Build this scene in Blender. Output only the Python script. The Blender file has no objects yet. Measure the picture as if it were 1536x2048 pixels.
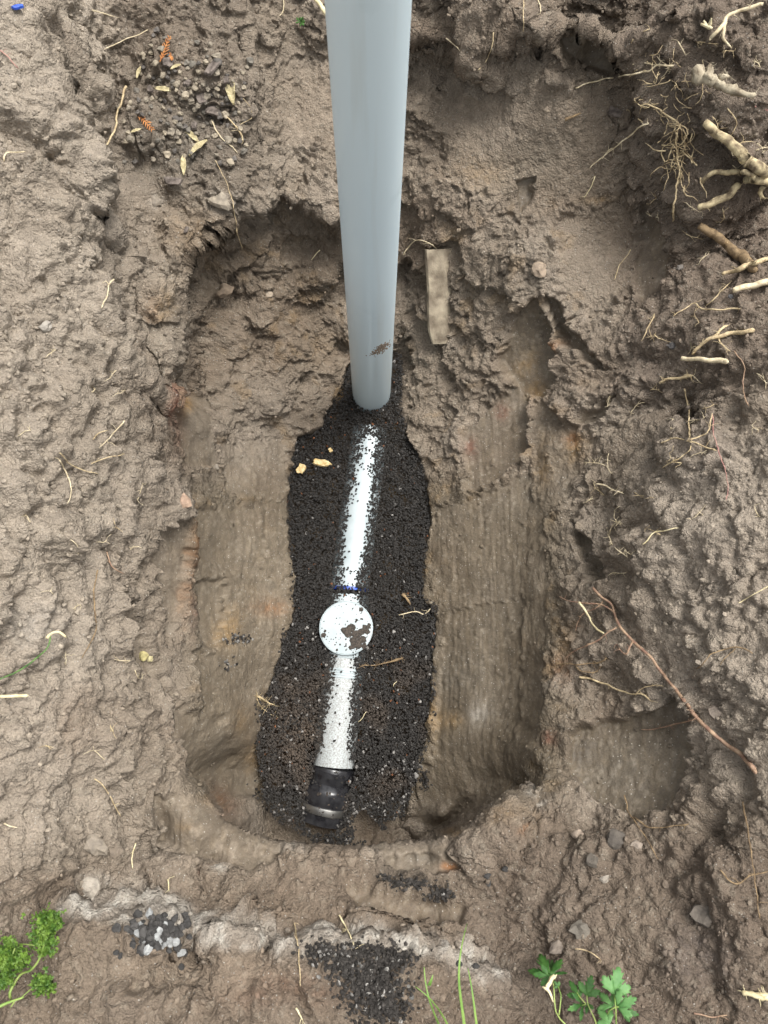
import bpy, math, random
import numpy as np
from mathutils import Matrix, Vector

random.seed(7)
rng = np.random.default_rng(7)
scene = bpy.context.scene
col = scene.collection

# ------------------------------------------------------------------ camera
CAM_H = 2.10                       # metres above the gravel floor of the pit (z = 0)
FPX = 1538.0                       # focal length in pixels of the 1536 x 2048 photograph
PITCH = math.atan(360 / 1538.0)    # tilt away from straight down
YAW = -math.asin(20 / 1538.0)
R3 = Matrix.Rotation(PITCH, 3, 'X') @ Matrix.Rotation(YAW, 3, 'Y')
cam_data = bpy.data.cameras.new('camera')
cam = bpy.data.objects.new('camera', cam_data)
col.objects.link(cam)
cam.matrix_world = Matrix.Translation((0, 0, CAM_H)) @ R3.to_4x4()
cam_data.sensor_fit = 'HORIZONTAL'
cam_data.sensor_width = 36.0
cam_data.lens = 36.0 * FPX / 1536.0
cam_data.clip_start = 0.02
cam_data.clip_end = 500.0
cam_data.dof.use_dof = True
cam_data.dof.focus_distance = 1.98
cam_data.dof.aperture_fstop = 12
scene.camera = cam

# ------------------------------------------------------------------ sky, sun, exposure
SUN_EL, SUN_AZ = math.radians(68), math.radians(50)     # azimuth from +Y towards +X
world = bpy.data.worlds.new('World')
scene.world = world
world.use_nodes = True
wn = world.node_tree
bg = wn.nodes['Background']
sky = wn.nodes.new('ShaderNodeTexSky')
sky.sky_type = 'NISHITA'
sky.sun_disc = False
sky.sun_elevation = SUN_EL
sky.sun_rotation = SUN_AZ
sky.air_density = 1.0
sky.dust_density = 6.0
sky.ozone_density = 1.0
hsv = wn.nodes.new('ShaderNodeHueSaturation')            # overcast: cloud takes the blue out of the sky
hsv.inputs['Saturation'].default_value = 0.16
wn.links.new(sky.outputs[0], hsv.inputs['Color'])
wn.links.new(hsv.outputs[0], bg.inputs['Color'])
bg.inputs['Strength'].default_value = 0.115
sun_data = bpy.data.lights.new('sun', 'SUN')
sun_data.energy = 1.25
sun_data.angle = math.radians(24)
sun_data.color = (1.0, 0.965, 0.92)
sun = bpy.data.objects.new('sun', sun_data)
col.objects.link(sun)
sd = Vector((math.sin(SUN_AZ) * math.cos(SUN_EL), math.cos(SUN_AZ) * math.cos(SUN_EL), math.sin(SUN_EL)))
sun.rotation_euler = sd.to_track_quat('Z', 'Y').to_euler()
scene.view_settings.view_transform = 'Standard'
scene.view_settings.look = 'None'
scene.view_settings.exposure = 1.2
scene.view_settings.gamma = 1.0
scene.cycles.max_bounces = 5
scene.cycles.diffuse_bounces = 2

# ------------------------------------------------------------------ projection helpers (survey of the place)
RN = np.array(R3)
CP = np.array([0, 0, CAM_H])

def unproj(px, py, z):
    """the world point at height z seen at photograph pixel (px, py)"""
    d = RN @ np.array([(px - 768.0) / FPX, (1024.0 - py) / FPX, -1.0])
    t = (z - CAM_H) / d[2]
    return CP + d * t

def proj(P):
    q = (P - CP) @ RN
    w = np.maximum(-q[:, 2], 1e-4)
    return 768.0 + FPX * q[:, 0] / w, 1024.0 - FPX * q[:, 1] / w, -q[:, 2]

# ------------------------------------------------------------------ numpy noise
def _h(ix, iy, iz, s):
    n = (ix.astype(np.uint32) * np.uint32(374761393) + iy.astype(np.uint32) * np.uint32(668265263)
         + iz.astype(np.uint32) * np.uint32(2147483647) + np.uint32((s * 974711 + 12345) % 4294967291))
    n = (n ^ (n >> np.uint32(13))) * np.uint32(1274126177)
    n = (n ^ (n >> np.uint32(16))) * np.uint32(2246822519)
    return n ^ (n >> np.uint32(15))

def _f(n):
    return (n & np.uint32(0xFFFF)).astype(np.float32) * np.float32(1 / 65535.0)

def gnoise(p, s=0):
    p = p.astype(np.float32)
    i = np.floor(p).astype(np.int32); f = p - i
    u = f * f * f * (f * (f * 6 - 15) + 10)
    out = np.zeros(len(p), np.float32)
    for dx in (0, 1):
        wx = u[:, 0] if dx else 1 - u[:, 0]
        for dy in (0, 1):
            wy = u[:, 1] if dy else 1 - u[:, 1]
            for dz in (0, 1):
                wz = u[:, 2] if dz else 1 - u[:, 2]
                h = _h(i[:, 0] + dx, i[:, 1] + dy, i[:, 2] + dz, s)
                gx = _f(h) * 2 - 1; gy = _f(h >> np.uint32(8)) * 2 - 1; gz = _f(h >> np.uint32(16)) * 2 - 1
                out += wx * wy * wz * (gx * (f[:, 0] - dx) + gy * (f[:, 1] - dy) + gz * (f[:, 2] - dz))
    return out * 1.5

def fbm(p, o=4, s=0, g=0.5, l=2.03):
    a, out, tot = 1.0, 0, 0
    for k in range(o):
        out = out + a * gnoise(p, s + k * 17); tot += a
        p = p * l + 3.7; a *= g
    return out / tot

def worley(p, s=0):
    p = p.astype(np.float32)
    i = np.floor(p).astype(np.int32); f = p - i
    f1 = np.full(len(p), 9, np.float32); f2 = np.full(len(p), 9, np.float32); cid = np.zeros(len(p), np.float32)
    for dx in (-1, 0, 1):
        for dy in (-1, 0, 1):
            for dz in (-1, 0, 1):
                h = _h(i[:, 0] + dx, i[:, 1] + dy, i[:, 2] + dz, s)
                d = ((dx + _f(h) - f[:, 0]) ** 2 + (dy + _f(h >> np.uint32(8)) - f[:, 1]) ** 2
                     + (dz + _f(h >> np.uint32(16)) - f[:, 2]) ** 2)
                m = d < f1
                f2 = np.where(m, f1, np.minimum(f2, d))
                cid = np.where(m, _f(h * np.uint32(2654435761) >> np.uint32(7)), cid)
                f1 = np.where(m, d, f1)
    return np.sqrt(f1), np.sqrt(f2), cid

def sstep(a, b, x):
    t = np.clip((x - a) / (b - a), 0, 1)
    return t * t * (3 - 2 * t)

# ------------------------------------------------------------------ material helpers
def new_mat(name):
    m = bpy.data.materials.new(name); m.use_nodes = True
    nt = m.node_tree
    return m, nt, nt.nodes['Principled BSDF']

def node(nt, t, **kw):
    n = nt.nodes.new(t)
    for k, v in kw.items():
        if k in n.inputs: n.inputs[k].default_value = v
        else: setattr(n, k, v)
    return n

def noise_mat(name, c1, c2, scale=40, rough=0.8, bump=0.0, bscale=None, detail=4, spec=0.5, stretch=None,
              subsurf=0.0, attr=None, translucent=0.0):
    """two colours mixed by an object-space noise, with a fine bump"""
    m, nt, b = new_mat(name)
    tc = node(nt, 'ShaderNodeTexCoord')
    src = tc.outputs['Object']
    if stretch:
        mp = node(nt, 'ShaderNodeMapping'); mp.inputs['Scale'].default_value = stretch
        nt.links.new(src, mp.inputs['Vector']); src = mp.outputs[0]
    n1 = node(nt, 'ShaderNodeTexNoise', Scale=scale, Detail=detail)
    nt.links.new(src, n1.inputs['Vector'])
    mr = node(nt, 'ShaderNodeMapRange'); mr.inputs[1].default_value = 0.36; mr.inputs[2].default_value = 0.64
    nt.links.new(n1.outputs[0], mr.inputs[0])
    mx = node(nt, 'ShaderNodeMix', data_type='RGBA')
    mx.inputs[6].default_value = (*c1, 1); mx.inputs[7].default_value = (*c2, 1)
    nt.links.new(mr.outputs[0], mx.inputs[0])
    out = mx.outputs[2]
    if attr:
        at = node(nt, 'ShaderNodeAttribute', attribute_name=attr)
        mm = node(nt, 'ShaderNodeMix', data_type='RGBA', blend_type='MULTIPLY'); mm.inputs[0].default_value = 1
        nt.links.new(out, mm.inputs[6]); nt.links.new(at.outputs[0], mm.inputs[7]); out = mm.outputs[2]
    nt.links.new(out, b.inputs['Base Color'])
    b.inputs['Roughness'].default_value = rough
    b.inputs['Specular IOR Level'].default_value = spec
    if bump:
        n2 = node(nt, 'ShaderNodeTexNoise', Scale=bscale or scale * 4, Detail=4)
        nt.links.new(src, n2.inputs['Vector'])
        bp = node(nt, 'ShaderNodeBump', Strength=bump, Distance=0.002)
        nt.links.new(n2.outputs[0], bp.inputs['Height']); nt.links.new(bp.outputs[0], b.inputs['Normal'])
    if translucent:
        tr = node(nt, 'ShaderNodeBsdfTranslucent'); nt.links.new(out, tr.inputs[0])
        ms = node(nt, 'ShaderNodeMixShader'); ms.inputs[0].default_value = translucent
        nt.links.new(b.outputs[0], ms.inputs[1]); nt.links.new(tr.outputs[0], ms.inputs[2])
        nt.links.new(ms.outputs[0], nt.nodes['Material Output'].inputs[0])
    return m

def srgb(r, g, b):
    f = lambda c: (c / 255 / 12.92) if c / 255 <= 0.04045 else ((c / 255 + 0.055) / 1.055) ** 2.4
    return (f(r), f(g), f(b))

# ------------------------------------------------------------------ object helpers
def mesh_obj(name, V, F, mat, parent=None, smooth=True, colors=None):
    me = bpy.data.meshes.new(name)
    me.from_pydata([tuple(v) for v in V], [], F)
    me.update()
    if smooth: me.shade_smooth()
    if colors is not None:
        a = me.color_attributes.new('tint', 'FLOAT_COLOR', 'POINT')
        a.data.foreach_set('color', np.asarray(colors, np.float32).ravel())
    if mat: me.materials.append(mat)
    o = bpy.data.objects.new(name, me); col.objects.link(o)
    if parent: o.parent = parent
    return o

def np_mesh(name, V, F, mat, smooth=False, colors=None):
    """fast mesh from arrays: V (n,3), F (m,k)"""
    me = bpy.data.meshes.new(name)
    k = F.shape[1]
    me.vertices.add(len(V)); me.vertices.foreach_set('co', np.ascontiguousarray(V, np.float32).ravel())
    me.loops.add(F.size); me.loops.foreach_set('vertex_index', np.ascontiguousarray(F, np.int32).ravel())
    me.polygons.add(len(F))
    me.polygons.foreach_set('loop_start', np.arange(0, F.size, k, dtype=np.int32))
    me.polygons.foreach_set('use_smooth', np.full(len(F), smooth, bool))
    me.update(calc_edges=True)
    if colors is not None:
        for nm, c in colors.items():
            a = me.color_attributes.new(nm, 'FLOAT_COLOR', 'POINT')
            a.data.foreach_set('color', np.ascontiguousarray(c, np.float32).ravel())
    if mat: me.materials.append(mat)
    o = bpy.data.objects.new(name, me); col.objects.link(o)
    return o

def tag(o, label, cat, group=None):
    o['label'] = label; o['category'] = cat
    if group: o['group'] = group
    return o

def empty(name, loc, label, cat, group=None):
    o = bpy.data.objects.new(name, None); col.objects.link(o)
    o.location = loc; o.empty_display_size = 0.02
    return tag(o, label, cat, group)

# ================================================================== THE PIT (ground)
# surveyed points (photo pixel x, y, height above the gravel floor)
def survey(px, py, z): return unproj(px, py, z + .38 * max(0.0, z - .42))
def line(pts, step=28):
    out = []
    for a, b in zip(pts[:-1], pts[1:]):
        n = max(1, int(math.hypot(b[0] - a[0], b[1] - a[1]) / step))
        for k in range(n):
            t = k / n; out.append(tuple(a[i] + (b[i] - a[i]) * t for i in range(3)))
    out.append(pts[-1])
    return out

CPTS = []                                     # world control points (x, y, z)
def add(pts, step=28, resample=True):
    for p in (line(pts, step) if resample else pts): CPTS.append(survey(*p))
def scatter(pts): add(pts, resample=False)
def cliff(rim, drop, out=0.012, toward=(0.0, 0.45), drop_end=None, step=24):
    """a rim and, just off it on the pit side, its foot"""
    L = line(rim, step); n = len(L)
    W = [survey(*p) for p in L]
    for k, w in enumerate(W):
        CPTS.append(w)
        a = W[max(0, k - 1)]; b = W[min(n - 1, k + 1)]
        t = np.array([b[0] - a[0], b[1] - a[1]]); t /= (np.linalg.norm(t) + 1e-9)
        nrm = np.array([-t[1], t[0]])
        if nrm @ (np.array(toward) - w[:2]) < 0: nrm = -nrm
        d = drop[k] if isinstance(drop, list) else drop if drop_end is None else drop + (drop_end - drop) * k / max(1, n - 1)
        CPTS.append(np.array([w[0] + nrm[0] * out, w[1] + nrm[1] * out, w[2] - d]))

GRAVEL_L = [(700, 716), (682, 780), (652, 825), (640, 860), (590, 874), (580, 940), (574, 1000), (578, 1100), (586, 1170),
            (580, 1240), (560, 1300), (540, 1360), (520, 1420), (511, 1500), (520, 1545), (524, 1575)]
GRAVEL_R = [(800, 706), (806, 740), (800, 810), (815, 868), (840, 905), (858, 985), (863, 1040), (850, 1120), (846, 1195),
            (876, 1240), (867, 1330), (861, 1400), (851, 1480), (838, 1545), (826, 1575)]
def floor_z(py):
    return -0.055 * float(sstep(1430, 1600, np.array(py * 1.0)))
add([(x, y, 0.004 + floor_z(y)) for x, y in GRAVEL_L], 22)
add([(x, y, 0.004 + floor_z(y)) for x, y in GRAVEL_R], 22)
add([(750, 735, 0.0), (740, 850, -.02), (715, 1000, -.025), (700, 1250, -.03), (680, 1450, -.035), (670, 1560, -.075), (670, 1580, -.08)], 40)
add([(650, 900, -.015), (630, 1050, -.02), (630, 1250, -.02), (590, 1420, -.03), (570, 1530, -.06), (600, 1580, -.07)], 40)
add([(800, 950, -.015), (790, 1100, -.02), (800, 1300, -.02), (790, 1450, -.03), (770, 1550, -.06), (750, 1580, -.07)], 40)
# far left edge and the crumbly left bank
add([(0, 0, .74), (0, 500, .70), (0, 1000, .69), (0, 1400, .66), (0, 1750, .63), (0, 2048, .65)], 60)
cliff([(70, 0, .70), (105, 120, .69), (150, 240, .67), (178, 330, .65), (186, 450, .625), (196, 560, .60), (222, 650, .575), (262, 712, .545), (305, 775, .52)], .165, .022, drop_end=.09)
scatter([(90, 350, .68), (100, 600, .66), (110, 800, .65), (70, 150, .71), (150, 900, .62), (150, 1050, .61), (150, 1200, .585), (180, 1400, .545),
         (220, 1550, .515), (210, 1660, .51), (220, 1740, .50), (90, 1300, .62), (100, 1550, .585), (110, 1700, .58), (250, 850, .555), (262, 950, .53)])
add([(290, 1050, .475), (286, 1180, .435), (306, 1300, .42), (336, 1400, .41), (365, 1500, .41)], 40)
# the stony shelf, top left
scatter([(250, 40, .57), (330, 40, .56), (450, 40, .56), (270, 140, .545), (380, 140, .545), (470, 140, .54), (300, 250, .52), (400, 250, .52), (470, 250, .515),
         (260, 350, .49), (350, 350, .495), (450, 350, .485), (300, 430, .48), (390, 430, .47), (300, 500, .455), (265, 560, .445), (330, 570, .445), (310, 650, .44), (340, 700, .425)])
cliff([(512, 0, .56), (515, 80, .55), (517, 170, .53), (515, 262, .51)], .06, .012)
scatter([(560, 40, .50), (620, 30, .51), (565, 120, .47), (630, 120, .47), (560, 220, .445), (640, 220, .445), (570, 310, .43), (650, 310, .42), (590, 370, .415), (700, 250, .43), (780, 250, .43), (740, 380, .40), (740, 60, .5)])
# the rim of the hollow left of the grey pipe
cliff([(690, 462, .385), (640, 445, .395), (585, 408, .41), (538, 404, .43), (492, 430, .44), (462, 466, .445), (424, 502, .445), (394, 526, .44), (378, 572, .425),
       (375, 640, .41), (368, 692, .405), (350, 752, .405)], .13, .014, toward=(-.1, .9), drop_end=.12)
cliff([(350, 752, .405), (336, 830, .41), (336, 900, .405), (346, 960, .39), (372, 1012, .365), (386, 1060, .33), (377, 1130, .325), (370, 1200, .325),
       (384, 1280, .32), (400, 1350, .31), (412, 1420, .30), (428, 1500, .28)], .09, .02, drop_end=.05)
scatter([(470, 610, .215), (560, 570, .215), (640, 600, .15), (600, 520, .245), (690, 540, .19), (750, 560, .16), (460, 720, .165), (560, 700, .125), (650, 690, .08), (720, 640, .1), (780, 640, .1),
         (430, 830, .175), (520, 800, .105), (600, 800, .05), (640, 775, .035), (430, 950, .175), (505, 950, .105), (545, 950, .05), (440, 1100, .19), (505, 1100, .105), (545, 1100, .05),
         (455, 1250, .17), (515, 1250, .085), (470, 1380, .125), (475, 1490, .11), (445, 1440, .18)])
# front lip of the pit: its wall drops straight to the floor
LIP = [(392, 1555, .41), (420, 1600, .415), (455, 1638, .42), (500, 1663, .42), (560, 1682, .42), (650, 1688, .42), (750, 1688, .42), (850, 1680, .42), (905, 1664, .425), (965, 1625, .43), (1012, 1580, .43)]
_n = len(line(LIP, 9))
cliff(LIP, [.20 + .28 * float(sstep(0, .22, np.array(k / _n)) * sstep(1, .75, np.array(k / _n))) for k in range(_n)], .02, step=9)
add([(x, y + 26, z + .006) for x, y, z in LIP[2:9]], 30)
# right of the grey pipe
scatter([(812, 500, .20), (812, 600, .13), (812, 690, .055), (852, 640, .14), (852, 700, .09), (866, 770, .07), (840, 830, .035), (905, 560, .24), (925, 680, .16), (900, 760, .105), (880, 850, .06), (900, 450, .34), (850, 420, .35), (850, 480, .27), (960, 520, .33),
         (960, 600, .25), (1000, 640, .25), (960, 800, .135), (990, 720, .19)])
add([(1040, 610, .315), (1110, 660, .29), (1115, 750, .25), (1066, 850, .21), (1076, 950, .215), (1060, 1050, .205), (1045, 1150, .19), (1042, 1250, .185), (1045, 1350, .19), (1040, 1450, .215), (1022, 1530, .285)], 36)
add([(1172, 700, .36), (1140, 800, .29), (1130, 900, .285), (1112, 1000, .27), (1100, 1100, .27), (1086, 1200, .26), (1090, 1300, .28), (1080, 1400, .31), (1064, 1500, .365)], 36)
add([(1280, 600, .41), (1262, 720, .41), (1240, 820, .38), (1230, 920, .37), (1220, 1020, .37), (1200, 1120, .37), (1200, 1250, .40), (1205, 1380, .40), (1165, 1480, .40), (1180, 1580, .43), (1150, 1700, .48)], 40)
add([(1400, 610, .52), (1385, 720, .51), (1365, 830, .455), (1400, 905, .575), (1355, 985, .545), (1345, 1150, .545), (1360, 1300, .55), (1400, 1420, .52), (1400, 1520, .52), (1380, 1620, .53), (1350, 1750, .56)], 40)
add([(1536, 0, .74), (1536, 200, .69), (1536, 300, .66), (1536, 420, .53), (1536, 520, .56), (1536, 700, .61), (1536, 1000, .65), (1536, 1500, .63), (1536, 2048, .63)], 60)
scatter([(930, 1000, .095), (950, 1150, .105), (950, 1300, .10), (940, 1400, .105), (930, 1490, .11), (920, 1100, .075), (900, 1250, .05), (900, 1350, .055), (905, 900, .085), (980, 900, .14)])
scatter([(860, 1550, .03), (900, 1530, .09)])
scatter([(870, 250, .445), (950, 240, .44), (1050, 240, .44), (1100, 220, .435), (1200, 220, .435), (880, 360, .415), (970, 380, .415), (1060, 380, .42), (1200, 350, .42), (1150, 480, .40), (1230, 470, .40), (1200, 570, .385), (1090, 480, .405), (1040, 520, .395), (1100, 590, .365)])
cliff([(835, 70, .575), (890, 88, .57), (935, 115, .57), (978, 158, .55), (1020, 130, .575), (1058, 70, .625), (1120, 52, .64), (1190, 66, .635), (1242, 108, .625), (1262, 170, .60), (1272, 260, .555), (1300, 345, .515), (1318, 420, .475)], .10, .02, toward=(.25, 1.1), drop_end=.05)
scatter([(850, 0, .60), (950, 20, .635), (1000, 0, .66), (1200, 0, .70), (1350, 0, .72), (1340, 120, .66), (1420, 150, .67), (1350, 250, .60), (1420, 260, .625), (1380, 350, .56), (1360, 460, .49), (1480, 425, .44), (1450, 400, .48), (1450, 350, .585),
         (1490, 310, .64), (1440, 490, .465), (1505, 470, .46), (1350, 540, .455), (1460, 570, .545), (1300, 500, .435), (1450, 50, .72), (1290, 60, .67)])
# bottom of the picture
scatter([(330, 1640, .44), (320, 1740, .45), (430, 1720, .44), (560, 1740, .445), (750, 1740, .46), (900, 1740, .465), (980, 1700, .465), (1150, 1790, .50), (1280, 1790, .54), (1040, 1640, .45), (1060, 1760, .475),
         (440, 1800, .43), (560, 1815, .44), (700, 1815, .465), (860, 1830, .475), (1000, 1860, .48), (1100, 1900, .50), (1200, 1900, .54), (1300, 1870, .57), (1450, 1800, .60), (1220, 1700, .50), (1120, 2000, .54), (1080, 1960, .515), (1300, 1980, .575), (1450, 1980, .60), (1460, 1680, .575)])
cliff([(140, 1822, .60), (250, 1832, .60), (350, 1832, .60), (450, 1858, .60), (570, 1892, .59), (640, 1880, .585), (750, 1880, .58), (900, 1912, .575), (1010, 1965, .565)], .09, .018, drop_end=.05)
scatter([(60, 1850, .625), (300, 1910, .61), (450, 1940, .61), (600, 1960, .605), (750, 1960, .60), (900, 1990, .59), (150, 2048, .645), (400, 2048, .63), (650, 2048, .62), (850, 2048, .61), (1000, 2048, .585), (1150, 2048, .57), (1300, 2048, .595), (130, 1940, .62)])
for k in range(40):                                      # undisturbed ground all round
    a = 2 * math.pi * k / 40
    for rr in (1.0, 1.5):
        CPTS.append(np.array([1.35 * rr * math.cos(a), 0.5 + 1.6 * rr * math.sin(a), 0.83 + 0.02 * math.sin(3 * a)]))
CPTS = np.array(CPTS)

def rbf_solve(P, lam=0.004):
    n = len(P); X = P[:, :2]
    D = np.sqrt(((X[:, None] - X[None]) ** 2).sum(-1))
    A = np.zeros((n + 3, n + 3)); A[:n, :n] = D - lam * np.eye(n)
    A[:n, n] = 1; A[:n, n + 1:] = X; A[n, :n] = 1; A[n + 1:, :n] = X.T
    return np.linalg.solve(A, np.concatenate([P[:, 2], [0, 0, 0]]))
W_ = rbf_solve(CPTS)
GX0, GX1, GY0, GY1 = -1.25, 1.25, -1.0, 2.0
cgx = np.linspace(GX0, GX1, 421); cgy = np.linspace(GY0, GY1, 505)
CZ = np.zeros((len(cgy), len(cgx)))
for j, yy in enumerate(cgy):
    d = np.sqrt((cgx[:, None] - CPTS[None, :, 0]) ** 2 + (yy - CPTS[None, :, 1]) ** 2)
    CZ[j] = d @ W_[:-3] + W_[-3] + W_[-2] * cgx + W_[-1] * yy
def blur(A, it=1):
    for _ in range(it):
        A = np.pad(A, 1, mode='edge')
        A = (A[:-2, 1:-1] + 2 * A[1:-1, 1:-1] + A[2:, 1:-1]) / 4
        A = np.pad(A, ((0, 0), (1, 1)), mode='edge')
        A = (A[:, :-2] + 2 * A[:, 1:-1] + A[:, 2:]) / 4
    return A
CZ = np.clip(blur(CZ, 1), -0.12, 0.95)

def macro_z(X, Y):
    """bicubic read of the coarse height grid"""
    fx = np.clip((X - GX0) / (GX1 - GX0) * (len(cgx) - 1), 1, len(cgx) - 2.001)
    fy = np.clip((Y - GY0) / (GY1 - GY0) * (len(cgy) - 1), 1, len(cgy) - 2.001)
    ix = fx.astype(int); iy = fy.astype(int); tx = fx - ix; ty = fy - iy
    def w(t): return (((-t + 2) * t - 1) * t / 2, ((3 * t - 5) * t * t + 2) / 2, ((-3 * t + 4) * t + 1) * t / 2, (t - 1) * t * t / 2)
    wx, wy = w(tx), w(ty); out = 0
    for b in range(4):
        for a in range(4):
            out = out + wx[a] * wy[b] * CZ[iy + b - 1, ix + a - 1]
    return out

def axis(lo, hi, step, far):
    core = np.arange(lo, hi + step / 2, step)
    g, s = [], step
    v = 0
    while v < far:
        s *= 1.28; v += s; g.append(v)
    g = np.array(g)
    return np.concatenate([lo - g[::-1], core, hi + g])
ax = axis(-1.0, 1.0, 0.0026, 80)
# rows are closer together on the far wall, which faces the camera
ycore = [-0.68]
while ycore[-1] < 1.72:
    y_ = ycore[-1]; ycore.append(y_ + (0.0026 if y_ < 0.85 else 0.0021))
g_, s_, v_ = [], 0.0026, 0
while v_ < 80:
    s_ *= 1.28; v_ += s_; g_.append(v_)
ay = np.concatenate([ycore[0] - np.array(g_[::-1]), ycore, ycore[-1] + np.array(g_)])
NX, NY = len(ax), len(ay)
GXm, GYm = np.meshgrid(ax, ay)
X = GXm.ravel(); Y = GYm.ravel()
core = (np.abs(X) < 1.2) & (Y > -.95) & (Y < 1.95)
Z = np.full(len(X), 0.83)
Z[core] = macro_z(X[core], Y[core])
edge = np.maximum(sstep(1.0, 1.2, np.abs(X)), np.maximum(sstep(-.75, -.95, Y), sstep(1.75, 1.95, Y)))
Z = Z * (1 - edge) + 0.83 * edge
P = np.stack([X, Y, Z], 1)

# hollows cut back under the rims (centre pixel, height) -> push
def undercut(px, py, z, vec, rad, sz=None):
    c = survey(px, py, z); sz = sz or rad
    d = ((P[:, 0] - c[0]) ** 2 + (P[:, 1] - c[1]) ** 2) / rad ** 2 + ((P[:, 2] - c[2]) / sz) ** 2
    w = np.exp(-d)[:, None]
    P[:] = P + w * np.array(vec)
def undercut_line(rim, amount, top=.012, low=.07, rad=.04, toward=(0.0, .45), zmin=-1):
    L = [survey(*q) for q in line(rim, 20)]; W = np.zeros(len(P)); V = np.zeros((len(P), 2))
    for k, c in enumerate(L):
        a, b_ = L[max(0, k - 1)], L[min(len(L) - 1, k + 1)]
        t = (b_ - a)[:2]; t = t / (np.linalg.norm(t) + 1e-9); nr = np.array([-t[1], t[0]])
        if nr @ (np.array(toward) - c[:2]) > 0: nr = -nr
        i_ = np.nonzero((np.abs(P[:, 0] - c[0]) < 2.4 * rad) & (np.abs(P[:, 1] - c[1]) < 2.4 * rad))[0]
        w = np.exp(-((P[i_, 0] - c[0]) ** 2 + (P[i_, 1] - c[1]) ** 2) / rad ** 2) * sstep(c[2] - top, c[2] - low, P[i_, 2])
        W[i_] += w; V[i_] += w[:, None] * nr
    m = W > 1e-4
    P[m, :2] += amount * V[m] / W[m, None] * np.minimum(W[m], 1)[:, None]
# front wall leans back below the lip
wx = sstep(-.36, -.26, P[:, 0]) * sstep(.24, .14, P[:, 0]) * sstep(-.12, -.27, P[:, 1]) * sstep(-.62, -.40, P[:, 1])
P[:, 1] -= 0.05 * wx * sstep(.40, .16, P[:, 2])
undercut_line(LIP, .075, .008, .05, .06, (0.0, .3))
undercut_line([(690, 462, .385), (640, 445, .395), (585, 408, .41), (538, 404, .43), (492, 430, .44), (462, 466, .445), (424, 502, .445), (394, 526, .44), (378, 572, .425), (375, 640, .41), (368, 692, .405), (352, 740, .405)], .055, .01, .06, .045, (-.1, .9))
undercut_line([(835, 70, .575), (890, 88, .57), (935, 115, .57), (978, 158, .55), (1020, 130, .575), (1058, 70, .625), (1120, 52, .64), (1190, 66, .635), (1242, 108, .625), (1262, 170, .60)], .045, .01, .06, .045, (.25, 1.1))
undercut_line([(140, 1822, .60), (250, 1832, .60), (350, 1832, .60), (450, 1858, .60), (570, 1892, .59), (640, 1880, .585), (750, 1880, .58), (900, 1912, .575), (1010, 1965, .565)], .032, .008, .045, .03)
undercut_line([(105, 120, .69), (150, 240, .67), (178, 330, .65), (186, 450, .625), (196, 560, .60), (222, 650, .575), (262, 712, .545)], .035, .01, .06, .04)
undercut_line([(515, 60, .55), (517, 170, .53), (515, 262, .51)], .018, .006, .04, .025)
undercut(560, 470, .33, (-.005, .045, -.01), .06, .06)
undercut(450, 520, .33, (-.03, .02, -.01), .05, .06)
undercut(640, 480, .31, (0, .045, -.01), .05, .06)
undercut(690, 570, .16, (0, .06, -.02), .05, .07)
undercut(815, 570, .16, (.015, .09, -.03), .05, .07)
undercut(800, 690, .05, (.02, .03, -.01), .03, .04)
undercut(690, 710, .04, (-.02, .03, -.01), .03, .04)
undercut(1175, 125, .53, (.02, .09, 0), .06, .05)
undercut(978, 140, .56, (0, -.05, -.025), .04, .05)
undercut(900, 150, .49, (0, .03, 0), .06, .04)
undercut(1215, 215, .46, (.03, .03, -.01), .03, .03)
undercut(1490, 430, .46, (.07, .07, -.09), .065, .08)
undercut(1420, 430, .47, (.03, .03, -.04), .04, .05)
undercut(1385, 872, .48, (.05, .02, -.05), .045, .06)
undercut(1330, 960, .46, (.03, .0, -.02), .05, .06)

# ---- where the surface is crumbly, flaky, scraped smooth (marked on the survey)
px_, py_, dep_ = proj(P)
view = (dep_ > 0.3) & (px_ > -500) & (px_ < 2036) & (py_ > -500) & (py_ < 2548) & core
def poly_mask(poly, soft=7, wob=6, sub=None):
    """signed-distance mask of a polygon with a wobbly edge"""
    sub = np.nonzero(view & (px_ > min(p[0] for p in poly) - 40) & (px_ < max(p[0] for p in poly) + 40)
                     & (py_ > min(p[1] for p in poly) - 40) & (py_ < max(p[1] for p in poly) + 40))[0]
    x, y = px_[sub], py_[sub]
    q = P[sub] * 55
    x = x + wob * gnoise(q, 91) * 2; y = y + wob * gnoise(q, 92) * 2
    d = np.full(len(sub), 1e9); inside = np.zeros(len(sub), bool)
    n = len(poly)
    for k in range(n):
        x0, y0 = poly[k]; x1, y1 = poly[(k + 1) % n]
        ex, ey = x1 - x0, y1 - y0
        t = np.clip(((x - x0) * ex + (y - y0) * ey) / (ex * ex + ey * ey + 1e-9), 0, 1)
        d = np.minimum(d, np.hypot(x - x0 - t * ex, y - y0 - t * ey))
        c = ((y0 > y) != (y1 > y)) & (x < (x1 - x0) * (y - y0) / (y1 - y0 + 1e-9) + x0)
        inside ^= c
    s = np.where(inside, d, -d)
    return sub, sstep(-soft, soft, s)
def spot(x, y, rx, ry, ang=0, power=1.0):
    """soft ellipse around a surveyed pixel"""
    sub = np.nonzero(view & (np.abs(px_ - x) < 2.2 * max(rx, ry)) & (np.abs(py_ - y) < 2.2 * max(rx, ry)))[0]
    c, s = math.cos(math.radians(ang)), math.sin(math.radians(ang))
    dx, dy = px_[sub] - x, py_[sub] - y
    u = (dx * c + dy * s) / rx; v = (-dx * s + dy * c) / ry
    return sub, np.exp(-(u * u + v * v) * power)

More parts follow.
